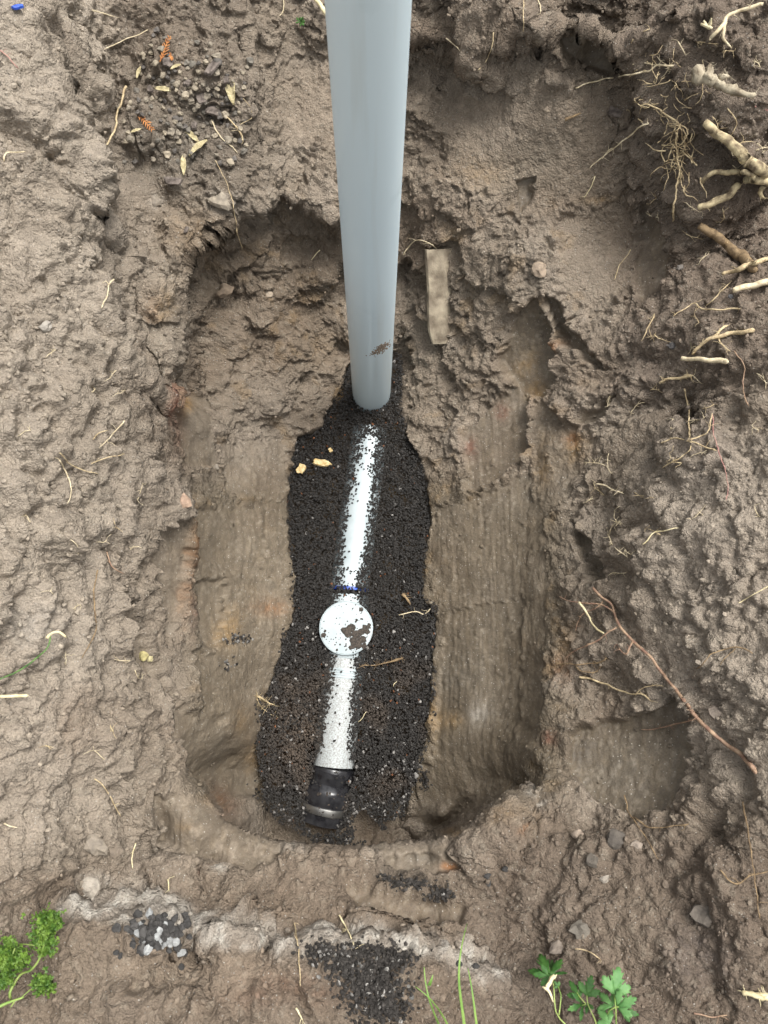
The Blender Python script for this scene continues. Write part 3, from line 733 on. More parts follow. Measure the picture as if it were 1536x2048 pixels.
def rand_rot(n):
    q = rng.normal(size=(n, 4)); q /= np.linalg.norm(q, axis=1, keepdims=True)
    w, x, y, z = q.T
    return np.stack([1 - 2 * (y * y + z * z), 2 * (x * y - z * w), 2 * (x * z + y * w), 2 * (x * y + z * w), 1 - 2 * (x * x + z * z), 2 * (y * z - x * w),
                     2 * (x * z - y * w), 2 * (y * z + x * w), 1 - 2 * (x * x + y * y)], 1).reshape(n, 3, 3)

def stone_mass(name, centres, radii, tint, mat, flat=.72, base=ICO0):
    """thousands of angular chips in one mesh"""
    n = len(centres); V0, F0 = base
    V = np.tile(V0, (n, 1, 1)) * (1 + rng.uniform(-.30, .22, (n, len(V0), 1)))
    V = V * np.stack([np.ones(n), rng.uniform(.65, 1.1, n), rng.uniform(.5, flat, n)], 1)[:, None, :]
    V = np.einsum('nij,nkj->nki', rand_rot(n), V) * radii[:, None, None] + centres[:, None, :]
    Fc = (F0[None] + (np.arange(n) * len(V0))[:, None, None]).reshape(-1, 3)
    T = np.repeat(np.concatenate([tint, np.ones((n, 1))], 1), len(V0), 0)
    return np_mesh(name, V.reshape(-1, 3), Fc, mat, False, {'tint': T})

def in_poly(x, y, poly):
    r = np.zeros(len(x), bool); n = len(poly)
    for k in range(n):
        x0, y0 = poly[k]; x1, y1 = poly[(k + 1) % n]
        r ^= ((y0 > y) != (y1 > y)) & (x < (x1 - x0) * (y - y0) / (y1 - y0 + 1e-9) + x0)
    return r

# ---- the buried drain's line (needed to know where gravel leaves it bare)
PR = 0.055
CROWN = 0.010
bare_y = [690, 866, 880, 905, 935, 960, 985, 1030, 1080, 1125, 1140, 1150, 1170, 1182, 1195, 1215, 1300, 1318, 1340, 1362, 1400, 1450, 1500, 1520, 1560, 1700]
bare_h = [-.005, -.004, .0015, .0015, .001, .0025, .0035, .0055, .0065, .0035, -.0005, .002, .001, -.003, .001, .003, .003, .002, .005, .0045, .006, .009, .010, .012, .023, .032]
def gravel_z(px, py, pt):
    return CROWN - np.interp(py, bare_y, bare_h) + .0035 * gnoise(pt * 28, 5) + .0025 * gnoise(pt * 70, 6)
U0, U1 = unproj(741, 862, CROWN - PR), unproj(698, 1180, CROWN - PR)
W0, W1 = unproj(690, 1318, CROWN - PR), unproj(668, 1532, CROWN - PR)
S0, S1 = unproj(697, 1192, CROWN - PR), unproj(690, 1318, CROWN - PR)
CAPC = unproj(692, 1256, 0.022)
PIPEC = unproj(743, 786, 0.0)
CO0, CO1 = unproj(669, 1528, CROWN - PR - .012), unproj(648, 1622, CROWN - PR - .030)
def seg_dist(pt, a, b_):
    d = b_[:2] - a[:2]; t = np.clip(((pt[:, :2] - a[:2]) @ d) / (d @ d), 0, 1)
    return np.linalg.norm(pt[:, :2] - a[:2] - t[:, None] * d, axis=1), t
def pipe_top(pt):
    z = np.full(len(pt), -1.0)
    for a, b_, r in ((U0, U1, PR), (S0, S1, PR), (W0, W1, PR), (CO0, CO1, .072)):
        d, t = seg_dist(pt, a, b_)
        z = np.maximum(z, np.where(d < r, a[2] + (b_[2] - a[2]) * t + np.sqrt(np.maximum(r * r - d * d, 0)), -1))
    return z

GP = GRAVEL_L + [(530, 1610), (562, 1648), (640, 1690), (740, 1690), (790, 1650), (812, 1620)] + GRAVEL_R[::-1]
n = 54000
gx = rng.uniform(500, 890, n); gy = rng.uniform(700, 1690, n)
m = in_poly(gx, gy, GP); gx, gy = gx[m] + rng.normal(0, 2.5, m.sum()), gy[m] + rng.normal(0, 2.5, m.sum())
pt = np.array([unproj(a, b_, 0.0) for a, b_ in zip(gx, gy)])
gz = gravel_z(gx, gy, pt)
pt = np.array([unproj(a, b_, z) for a, b_, z in zip(gx, gy, gz)])
bare = fbm(pt * 16, 3, 15)
keep = bare > -.32 + (gy - 1590) / 260
pt[:, 2] -= rng.uniform(0, .008, len(pt))
tp = pipe_top(pt)
keep &= (tp < pt[:, 2] + .0015) | (rng.random(len(pt)) < np.where(gy > 1535, .05, .006))
on = tp > pt[:, 2]; pt[on, 2] = tp[on] + .002
keep &= np.linalg.norm(pt[:, :2] - CAPC[:2], axis=1) > .0735
keep &= np.linalg.norm(pt[:, :2] - PIPEC[:2], axis=1) > .056
pt, gx, gy = pt[keep], gx[keep], gy[keep]
n = len(pt)
val = rng.uniform(.024, .042, n)
tint = np.stack([val * 1.06, val, val * .93], 1)
brn = sstep(.0, .3, fbm(pt * 9, 2, 18)) * .45 * sstep(1250, 1420, gy) + .65 * np.exp(-(((gx - 590) / 60) ** 2 + ((gy - 1450) / 75) ** 2)) * (rng.random(n) < .75)
tint = tint * (1 - brn[:, None]) + np.array(srgb(92, 82, 72)) * rng.uniform(.6, 1.2, (n, 1)) * brn[:, None]
pale = rng.random(n) < np.where((gy > 1520) & (gx > 690), .06, np.where(gy > 1250, .015, .005))
tint[pale] = np.array([.24, .23, .215]) * rng.uniform(.4, 1.15, (pale.sum(), 1))
rust = rng.random(n) < .004; tint[rust] = (.16, .07, .035)
gr_ = rng.uniform(.0023, .0043, n); gr_[pale] *= rng.uniform(.9, 1.7, pale.sum())
gravel = stone_mass('gravel', pt, gr_, tint, M_GRAVEL)
gravel['kind'] = 'stuff'
tag(gravel, 'black crushed gravel bedding on the floor of the pit', 'gravel')

# ---- smaller spills of the same gravel on the soil
def spill(name, label, blobs, count, rmin, rmax, pale_frac=.1, heap=.0):
    cs, rs, ts = [], [], []
    for (bx, by, rx, ry, wgt) in blobs:
        for _ in range(int(count * wgt)):
            u = rng.normal(0, .5, 2)
            x, y = bx + u[0] * rx, by + u[1] * ry
            r = rng.uniform(rmin, rmax)
            cs.append(hit(x, y, r * .5 + heap * max(0, 1 - (u @ u)) * rng.random())); rs.append(r)
            v = rng.uniform(.018, .05)
            ts.append(np.array([.27, .26, .24]) * rng.uniform(.4, 1.1) if rng.random() < pale_frac else np.array([v * 1.1, v, v * .9]))
    o = stone_mass(name, np.array(cs), np.array(rs), np.array(ts), M_GRAVEL)
    o['kind'] = 'stuff'; tag(o, label, 'gravel'); return o
spill('gravel_spill', 'fine black gravel spilled over the ledge at the bottom middle', [(740, 1962, 60, 70, 1), (640, 1905, 36, 24, .25), (690, 1930, 40, 30, .3), (790, 1915, 40, 24, .25), (770, 2010, 50, 44, .4), (720, 1900, 50, 16, .2)], 800, .0024, .0048, .06, .004)
spill('gravel_spill', 'dark gravel crumbs caught on the scraped lip below the pit', [(815, 1768, 50, 12, 1), (880, 1788, 30, 14, .7), (770, 1755, 20, 8, .3)], 150, .0024, .0046, .03)
spill('gravel_spill', 'small cluster of dark and pale chips on the left pit wall', [(478, 1278, 30, 14, 1), (455, 1325, 18, 16, .3)], 46, .003, .0055, .3)
spill('gravel_spill', 'stray black chips along the right edge of the gravel bed', [(862, 1218, 14, 16, 1), (845, 1480, 10, 60, 1), (850, 1560, 12, 22, 1.2), (866, 1380, 8, 50, .8)], 45, .003, .005, .05)
spill('gravel_spill', 'stray black chips along the left edge of the gravel bed', [(566, 1290, 10, 30, 1), (520, 1420, 9, 50, 1), (530, 1590, 30, 20, 1), (586, 1150, 6, 60, .6)], 40, .003, .005, .1)
# loose soil crumbs that have rolled down
cs, rs, ts = [], [], []
qx, qy = rng.uniform(-40, 1576, 24000), rng.uniform(-40, 2088, 24000)
m = ~in_poly(qx, qy, GP)
for x, y in zip(qx[m], qy[m]):
    i_ = vid(x, y)
    if (smooth[i_] > .4 and rng.random() < .85) or (dust[i_] > .4 and rng.random() < .5): continue
    r = .0012 + .0056 * rng.random() ** 8
    cs.append(hit(x, y, r * .15)); rs.append(r); ts.append(C[i_] * rng.uniform(.8, 1.08))
cr = stone_mass('soil_crumbs', np.array(cs), np.array(rs), np.array(ts), M_STONE, .95)
cr['kind'] = 'stuff'; tag(cr, 'loose soil crumbs scattered over the dug banks', 'soil')

# ---- single stones
stone_meshes = []
for k in range(8):
    V0, F0 = ICO1
    V = V0 * (1 + .9 * fbm(V0 * 1.1 + k * 7.3, 3, 300 + k)[:, None]) * np.array([1, rng.uniform(.7, .95), rng.uniform(.5, .75)])
    stone_meshes.append((V, F0))
def stone(x, y, rpx, colr, label, group=None, name='stone', sink=.42, cat='stone', mat=None):
    dep = depth_at(x, y); r = rpx * dep / FPX
    V, F0 = random.choice(stone_meshes)
    c = hit(x, y, r * (.5 - sink))
    Rr = np.array(Matrix.Rotation(random.uniform(0, 6.28), 3, 'Z') @ Matrix.Rotation(random.uniform(-.5, .5), 3, 'X'))
    o = mesh_obj(name, (V @ Rr.T) * r, [tuple(int(i) for i in f) for f in F0], mat or M_STONE, smooth=False,
                 colors=[(*(np.array(colr) * random.uniform(.85, 1.15)), 1)] * len(V))
    o.location = c
    return tag(o, label, cat, group)
SG = lambda *c: np.array(srgb(*c)) * .72
for a in [(1233, 1678, 20, SG(112, 104, 95), 'dark grey angular stone below the scraped patch at right'),
          (1184, 1722, 15, SG(110, 102, 92), 'small grey wedge shaped stone left of the larger dark one'),
          (1163, 1858, 21, SG(140, 132, 120), 'largest pale grey stone above the flat leaved parsley'),
          (1112, 1896, 15, SG(138, 126, 114), 'rounded clod like stone just above the darker parsley leaf'),
          (1155, 1668, 11, SG(160, 144, 128), 'little tan stone in the crumbly soil right of the lip'),
          (1209, 1757, 11, SG(176, 166, 152), 'little pale stone below the grey wedge shaped stone'),
          (1274, 1692, 13, SG(168, 154, 140), 'pale round stone right of the dark grey angular stone'),
          (1408, 1828, 26, SG(120, 111, 101), 'dull grey lump half sunk in the bottom right bank'),
          (90, 652, 15, SG(190, 182, 170), 'pale quartz stone stuck in the left bank'),
          (370, 1003, 15, SG(188, 160, 138), 'pinkish stone on the left rim beside the gravel bed'),
          (533, 586, 13, SG(182, 166, 146), 'pale flat stone high in the hollow left of the pipe'),
          (450, 582, 17, SG(150, 132, 112), 'brown round clod in the hollow left of the pipe'),
          (1080, 540, 17, SG(168, 150, 130), 'round tan clod above the scraped kite shaped face'),
          (1433, 1425, 18, SG(164, 150, 136), 'round pale clod right of the long reddish root'),
          (1345, 692, 10, SG(122, 118, 116), 'small grey pebble left of the cut root stub'),
          (1463, 594, 7, SG(120, 118, 118), 'tiny grey pebble beneath the broken pale root at right'),
          (1360, 535, 8, SG(150, 142, 134), 'tiny round pebble left of the brown lower root'),
          (1093, 220, 7, SG(178, 162, 142), 'tiny pale pebble on the dusty shelf right of the pipe'),
          (432, 934, 7, SG(160, 150, 136), 'tiny grey pebble pressed in the smooth left pit wall'),
          (440, 402, 22, SG(178, 166, 148), 'whitish lump of stone at the front edge of the stony shelf'),
          (312, 404, 13, SG(172, 160, 144), 'smaller whitish stone left on the stony shelf edge'),
          (190, 1690, 26, SG(168, 156, 140), 'large pale clod on the lower left bank'),
          (180, 1772, 22, SG(192, 182, 168), 'whitish clod above the white crusted ledge at bottom left'),
          (228, 1700, 16, SG(150, 136, 120), 'brown clod beside the large pale one at lower left')]:
    stone(*a[:3], a[3] * .8, a[4], sink=.5)
for a in [(287, 1312, 10, SG(196, 184, 130), 'yellowish stone chip on the smooth left slope, left one of the pair'), (300, 1318, 7, SG(206, 194, 150), 'yellowish stone chip on the smooth left slope, right one of the pair')]:
    stone(*a[:4], a[4], name='stone_chip')
pts_used = []
def free(x, y, d):
    if any((x - a) ** 2 + (y - b_) ** 2 < d * d for a, b_ in pts_used): return False
    pts_used.append((x, y)); return True
k = 0
while k < 170:
    x, y = random.gauss(375, 75), random.gauss(215, 75)
    if not (235 < x < 503 and 60 < y < 330) or not free(x, y, 8): continue
    k += 1
    rp = random.choice((4, 5, 5, 6, 7, 9)); sz = 'larger' if rp > 6 else 'small'
    cn, cc_ = random.choice((('grey', SG(120, 114, 104)), ('buff', SG(148, 138, 122)), ('dark slaty', SG(104, 98, 92)), ('pale', SG(166, 154, 134))))
    stone(x, y, rp, cc_, sz + ' ' + cn + ' stone among the leaf litter on the top left shelf', sz + ' ' + cn + ' stones on the top left shelf', sink=.15)
k = 0
while k < 95:
    x, y = random.gauss(322, 30), random.gauss(1864, 18)
    if not (228 < x < 400 and 1826 < y < 1915) or not free(x, y, 6): continue
    k += 1
    lightp = random.random() < (.3 if y > 1872 and x < 370 else .04)
    stone(x, y, random.uniform(6.5, 10.5), np.array((.27, .275, .27)) if lightp else np.array((.034, .032, .030)) * random.uniform(.7, 1.7),
          'pale chip in the dark heap of gravel on the bottom left ledge' if lightp else 'black stone in the heap of gravel on the bottom left ledge',
          'pale chips in the bottom left heap' if lightp else 'black stones in the bottom left heap', sink=-.1)
for x, y in ((232, 1906), (240, 1912), (362, 1934), (438, 1874), (975, 1752), (976, 1766), (1010, 1738), (952, 1932), (918, 1928)):
    stone(x, y, 7, np.array((.035, .033, .031)), 'single black stone lying apart on the bottom ledge', 'single black stones on the bottom ledge')

# ================================================================== tubes and roots
def tube(V, Fc, pts, radii, sides=7, rough=0.0, close=True):
    """append a tapered tube along pts to (V, Fc)"""
    pts = [np.array(q, float) for q in pts]; n = len(pts); base = len(V)
    t0 = pts[1] - pts[0]; up = np.array([0, 0, 1.0]) if abs(t0[2]) < .9 * np.linalg.norm(t0) else np.array([1.0, 0, 0])
    for i in range(n):
        t = pts[min(n - 1, i + 1)] - pts[max(0, i - 1)]; t = t / (np.linalg.norm(t) + 1e-12)
        u = up - t * (up @ t); u /= (np.linalg.norm(u) + 1e-12); w = np.cross(t, u); up = u
        for k in range(sides):
            a = 2 * math.pi * k / sides
            r = radii[i] * (1 + rough * random.uniform(-1, 1))
            V.append(pts[i] + r * (math.cos(a) * u + math.sin(a) * w))
    for i in range(n - 1):
        for k in range(sides):
            a, b_ = base + i * sides + k, base + i * sides + (k + 1) % sides
            Fc.append((a, b_, b_ + sides, a + sides))
    if close:
        Fc.append(tuple(base + k for k in range(sides))[::-1]); Fc.append(tuple(base + (n - 1) * sides + k for k in range(sides)))

def catmull(pts, per):
    out = []; n = len(pts)
    for i in range(n - 1):
        p0, p1, p2, p3 = (np.array(pts[max(0, i - 1)]), np.array(pts[i]), np.array(pts[i + 1]), np.array(pts[min(n - 1, i + 2)]))
        m_ = max(1, int(np.linalg.norm((p2 - p1)[:2]) / per))
        for k in range(m_):
            t = k / m_
            out.append(.5 * ((2 * p1) + (-p0 + p2) * t + (2 * p0 - 5 * p1 + 4 * p2 - p3) * t * t + (-p0 + 3 * p1 - 3 * p2 + p3) * t ** 3))
    out.append(np.array(pts[-1])); return out

def trace(pix, r0, r1, lift=0.0, jitter=1.0, per=6, follow=True):
    """a strand laid over the surface through surveyed pixels; returns points and radii"""
    pts = [(float(a[0]), float(a[1]), float(a[2]) if len(a) > 2 else lift) for a in pix]
    L = catmull(pts, per); n = len(L); k1, k2 = random.random() * 9, random.random() * 9
    dep = np.array([depth_at(q[0], q[1]) for q in L]); rr = np.linspace(r0, r1, n)
    sm = dep.copy()
    for _ in range(4):
        sm = np.convolve(np.pad(sm, 1, mode='edge'), [.25, .5, .25], 'valid')
    dd = np.minimum(sm, dep + rr * .2) - rr * .7 - np.array([q[2] for q in L])
    out = []
    for i, q in enumerate(L):
        jx = jitter * (math.sin(i * .9 + k1) + .6 * math.sin(i * 2.3 + k2)); jy = jitter * math.cos(i * 1.1 + k2)
        out.append(at_depth(q[0] + jx, q[1] + jy, dd[i]))
    return out, rr

def strands(name, branches, mat, label, group=None, cat='root', sides=6, rough=.12, hairs=0, jitter=1.0, parent_split=False):
    """one root with its side roots, standing at its own base"""
    first = trace(branches[0][0], branches[0][1], branches[0][2], branches[0][3] if len(branches[0]) > 3 else 0, jitter)
    org = first[0][0]
    def build(nm, blist, parent):
        V, Fc = [], []
        for j, bb in enumerate(blist):
            pts, rr = first if bb is branches[0] else trace(bb[0], bb[1], bb[2], bb[3] if len(bb) > 3 else 0, jitter)
            ph = random.random() * 9; rr = np.array(rr) * (1 + rough * np.array([math.sin(i * .55 + ph) * .7 + math.sin(i * .23 + 2 * ph) * .6 + random.uniform(-.25, .25) for i in range(len(rr))]))
            if len(rr) > 2: rr[-1] *= .55
            tube(V, Fc, [q - org for q in pts], rr, sides, rough)
            for _ in range(hairs):
                i = random.randrange(len(pts)); q = pts[i] - org; d_ = np.array([random.uniform(-1, 1), random.uniform(-1, 1), random.uniform(-.2, .7)])
                L_ = random.uniform(.006, .022); hp = [q]
                for s_ in range(4):
                    d_ = d_ + np.array([random.uniform(-.6, .6) for _ in range(3)]); hp.append(hp[-1] + d_ / np.linalg.norm(d_) * L_ / 4)
                tube(V, Fc, hp, np.linspace(max(.0005, min(.0009, rr[i] * .35)), .0003, 5), 4, 0)
        o = mesh_obj(nm, V, Fc, mat, parent)
        return o
    if len(branches) > 1 and parent_split:
        e = empty(name, org, label, cat, group)
        build('main_root', branches[:1], e)
        for bb in branches[1:]: build('side_root', [bb], e)
        return e
    o = build(name, branches, None); o.location = org
    return tag(o, label, cat, group)

R = M_ROOT
strands('tree_root', [([(1409, 244, .03), (1429, 263, .028), (1452, 279, .025), (1474, 297, .02), (1489, 317, .015), (1509, 331, .01), (1560, 362, .005)], .0075, .0145),
    ([(1530, 350, .012), (1509, 352, .018), (1489, 343, .02), (1464, 345, .022), (1428, 345, .022), (1411, 357, .02), (1402, 370, .014)], .0065, .0045),
    ([(1540, 366, .012), (1502, 358, .02), (1474, 372, .024), (1459, 390, .026), (1426, 405, .028), (1396, 417, .026)], .0085, .0075),
    ([(1530, 372, .01), (1520, 385, .02), (1528, 398, .02)], .006, .003)], R['bark'], 'thick forked yellow brown root jutting from the top right bank', sides=10, rough=.06, hairs=8, parent_split=True)
strands('tree_root', [([(1398, 452, .02), (1426, 467, .016), (1447, 483, .014), (1464, 499, .012), (1486, 515, .008), (1510, 540, .0)], .0085, .011)], R['brown'], 'brown root curving down below the thick forked root', sides=9, rough=.16, hairs=8)
strands('tree_root', [([(1466, 580, .02), (1500, 572, .015), (1550, 560, .005)], .006, .0075)], R['pale'], 'snapped pale root end at the right edge under the dark recess', sides=9, rough=.1)
strands('tree_root', [([(1444, 549, .018), (1478, 538, .014), (1510, 526, .01), (1550, 514, .004)], .0035, .0075)], R['tan'], 'frayed tan root just above the snapped pale root end', sides=8, rough=.2, hairs=10)
strands('tree_root', [([(1364, 717, .028), (1405, 719, .024), (1456, 723, .016)], .0045, .0055)], R['pale'], 'cut pale root stub sticking out level at the right', sides=9, rough=.08)
strands('tree_root', [([(1386, 708, .012), (1398, 692, .015), (1423, 677, .015), (1463, 667, .01), (1510, 661, .004)], .0035, .005), ([(1430, 672, .014), (1446, 655, .012), (1458, 650, .008)], .003, .002), ([(1434, 672, .01), (1445, 690, .008), (1460, 702, .004)], .0015, .001)], R['tan'], 'forked tan root above the cut pale root stub', hairs=8, parent_split=True)
strands('tree_root', [([(1318, 765, .012), (1332, 760, .012), (1348, 757, .01), (1386, 752, .004)], .003, .0035)], R['tan'], 'short tan root below and left of the cut stub', hairs=16)
strands('tree_root', [([(1524, 8, .02), (1489, 19, .018), (1458, 30, .014), (1449, 45, .012), (1434, 63, .012), (1419, 81, .012)], .003, .004), ([(1450, 45, .012), (1448, 62, .012), (1448, 80, .01), (1462, 96, .008)], .003, .002)], R['pale'], 'pale forked root near the top right corner', hairs=3, parent_split=True)
strands('fine_root', [([(1150, 176), (1195, 161), (1250, 151), (1301, 141), (1313, 131), (1350, 132)], .0012, .0022, .006), ([(1266, 128), (1290, 127), (1313, 130)], .001, .0015, .008), ([(1338, 134), (1330, 150), (1322, 156)], .0012, .0008, .006)], R['pale'], 'long pale thread root crossing the shelf below the dark cave', hairs=6)
strands('fine_root', [([(1178, 337), (1200, 318), (1218, 304), (1250, 279), (1281, 254), (1298, 245)], .001, .0022, .008), ([(1205, 318), (1216, 300), (1228, 296)], .001, .0012, .008)], R['pale'], 'pale thread root slanting up to the right above the dusty shelf', hairs=6)
strands('fine_root', [([(1296, 208), (1310, 215), (1326, 224), (1345, 238), (1360, 252)], .0018, .0024, .014), ([(1270, 200), (1280, 210), (1296, 216)], .0012, .001, .01)], R['tan'], 'kinked tan root above the hair root tangle', hairs=8)
# hair-root tangle in front of the bank
tb = [([(1358, 250, .02), (1352, 290, .03), (1356, 320, .03), (1359, 337, .03), (1354, 370, .03), (1350, 395, .03), (1345, 442, .02)], .0013, .0022)]
for _ in range(46):
    a = random.uniform(0, 6.28); x, y = random.gauss(1358, 18), random.gauss(306, 32); L_ = random.uniform(20, 62); q = [(x, y, random.uniform(.012, .04))]
    for s_ in range(4):
        a += random.uniform(-.8, .8); x += math.cos(a) * L_ / 4; y += math.sin(a) * L_ / 4; q.append((x, y, random.uniform(.01, .04)))
    tb.append((q, random.uniform(.0010, .0017), .0008))
tb2 = [([(1340, 160, .01), (1318, 170, .012), (1290, 172, .01)], .0012, .0008)]
for _ in range(34):
    a = random.uniform(0, 6.28); x, y = random.gauss(1330, 45), random.gauss(190, 45); L_ = random.uniform(16, 46); q = [(x, y, random.uniform(.004, .02))]
    for s_ in range(4):
        a += random.uniform(-.8, .8); x += math.cos(a) * L_ / 4; y += math.sin(a) * L_ / 4; q.append((x, y, random.uniform(.004, .02)))
    tb2.append((q, random.uniform(.0008, .0012), .0006))
strands('root_tangle', tb2, R['tan'], 'loose web of hair roots between the cave and the dry wood chunk', sides=5, jitter=1.4)['kind'] = 'stuff'
strands('root_tangle', tb, R['tan'], 'tangle of hair thin roots hanging left of the thick forked root', sides=5, jitter=1.4)
strands('tree_root', [([(1185, 1176, .014), (1205, 1195, .014), (1225, 1212, .014), (1233, 1241, .014), (1253, 1269, .014), (1276, 1292, .014), (1302, 1315, .014), (1324, 1346, .014), (1347, 1374, .016), (1370, 1403, .018), (1395, 1437, .018), (1424, 1465, .016), (1452, 1488, .014), (1483, 1510, .012), (1512, 1545, .01)], .0026, .0040),
    ([(1231, 1227, .014), (1208, 1211, .014), (1179, 1207, .014), (1143, 1203, .012), (1118, 1193, .01)], .0019, .0011), ([(1235, 1254, .014), (1214, 1266, .014), (1194, 1282, .014), (1157, 1298, .012), (1129, 1316, .01)], .0019, .0012),
    ([(1265, 1282, .014), (1258, 1298, .014), (1253, 1309, .012), (1239, 1299, .008), (1234, 1289, .006)], .002, .0015), ([(1395, 1438, .016), (1347, 1449, .01), (1310, 1458, .006), (1283, 1459, .004)], .0016, .0010), ([(1206, 1202, .012), (1190, 1218, .01), (1165, 1228, .008), (1150, 1262, .006)], .0014, .0010)],
    R['red'], 'long reddish root with side shoots slanting down the right bank', hairs=7, rough=.1, parent_split=True, jitter=.5)
strands('fine_root', [([(1158, 1205), (1168, 1216), (1175, 1229), (1185, 1248), (1207, 1267)], .0022, .0024, .012)], R['straw'], 'short pale greenish root crossing under the reddish one', hairs=4)
strands('fine_root', [([(1158, 1353), (1191, 1361), (1225, 1374), (1256, 1387), (1282, 1388), (1300, 1401)], .0024, .0016, .006), ([(1270, 1388), (1290, 1374), (1310, 1371), (1326, 1373)], .001, .0008, .006)], R['tan'], 'tan root above the dark scraped patch at right', hairs=5)
strands('fine_root', [([(1112, 1326), (1151, 1329), (1199, 1325), (1214, 1317)], .0012, .0018, .006), ([(1150, 1331), (1165, 1343), (1186, 1345), (1203, 1333)], .0009, .0012, .004)], R['brown'], 'thin orange brown root left of the reddish root', hairs=14)
strands('fine_root', [([(1395, 1337), (1410, 1322), (1426, 1306), (1455, 1298), (1472, 1293), (1506, 1306)], .0012, .0014, .01), ([(1472, 1294), (1455, 1312), (1440, 1330)], .001, .0006, .006)], R['brown'], 'arching brown thread root on the right bank beside the reddish root')
strands('fine_root', [([(1368, 777), (1374, 800), (1378, 832), (1378, 882)], .0014, .0018, .012), ([(1318, 889), (1343, 877), (1378, 882), (1433, 902)], .0013, .0016, .01), ([(1380, 880), (1400, 872), (1413, 867), (1420, 850), (1425, 827)], .0014, .0012, .01), ([(1378, 884), (1380, 900), (1360, 915), (1325, 935)], .0012, .0012, .008)], R['tan'], 'many armed thin root in the dark notch of the right bank', hairs=6)
strands('fine_root', [([(1345, 632), (1366, 620), (1388, 607), (1413, 619), (1478, 617)], .0012, .0018, .008), ([(1412, 614), (1430, 595), (1463, 562)], .001, .0014, .008)], R['tan'], 'zigzag thin root above the forked tan root at right', hairs=6)
strands('fine_root', [([(1308, 627), (1304, 640), (1298, 652), (1283, 682)], .0016, .0012, .008)], R['tan'], 'small bent root beside the smooth scraped groove at right', hairs=6)
strands('fine_root', [([(1468, 702), (1488, 732), (1486, 782), (1498, 812)], .0012, .001, .01)], R['red'], 'reddish thread hanging right of the cut root stub')
strands('fine_root', [([(1425, 828), (1428, 870), (1440, 910), (1455, 960), (1453, 1000)], .0009, .0009, .008)], R['pink'], 'pink thread running down the right bank below the notch')
strands('fine_root', [([(1192, 967), (1218, 975), (1246, 988)], .0018, .0014, .006)], R['pale'], 'short pale root on the slope left of the lumpy right bank', hairs=5)
strands('fine_root', [([(1215, 1069), (1224, 1085), (1233, 1099), (1256, 1114)], .0014, .001, .006), ([(1218, 1066), (1226, 1050), (1240, 1042)], .001, .0008, .006)], R['pale'], 'curled pale rootlet on the crumbly slope right of the grooved wall', hairs=12)
strands('fine_root', [([(1285, 1089), (1300, 1074), (1313, 1064), (1358, 1056)], .0012, .0014, .006)], R['straw'], 'straw coloured rootlet lying on the lumpy right bank')
strands('fine_root', [([(1478, 1206), (1505, 1190), (1545, 1168)], .0009, .0008, .01)], R['straw'], 'straight straw near the right edge above the reddish root', jitter=.2)
# left side
strands('fine_root', [([(252, 172), (244, 200), (235, 225), (230, 258), (214, 290)], .0026, .0022, .008)], R['tan'], 'tan root standing on the left side of the stony shelf')
strands('fine_root', [([(296, 60), (275, 70), (255, 77), (240, 84), (208, 99)], .0009, .0012, .006)], R['pale'], 'pale thread root at the top left above the tan root', jitter=.5)
strands('fine_root', [([(184, 19), (205, 27), (228, 32)], .0013, .0008, .006)], R['pale'], 'short pale thread near the top left corner', hairs=3)
strands('fine_root', [([(424, 240), (430, 258), (440, 272), (476, 306)], .0015, .001, .004)], R['pale'], 'pale twig slanting down from the dark bark chip')
strands('fine_root', [([(444, 224), (458, 240), (475, 255), (486, 283)], .002, .0018, .004)], R['tan'], 'thicker tan twig right of the dark bark chip', hairs=4)
strands('fine_root', [([(486, 196), (500, 212), (502, 236), (480, 250)], .0007, .0006, .006)], R['tan'], 'hair thin looping root at the spade cut edge of the shelf')
strands('fine_root', [([(430, 320), (446, 350), (460, 385), (470, 430), (474, 462), (484, 497)], .0008, .0012, .01)], R['tan'], 'long thin root hanging over the hollow left of the pipe', jitter=.8)
strands('fine_root', [([(228, 558), (218, 572), (214, 590), (204, 616)], .0016, .0014, .006), ([(218, 570), (211, 562), (204, 566)], .001, .0008, .006)], R['pale'], 'forked pale rootlet on the ridge of the left bank')
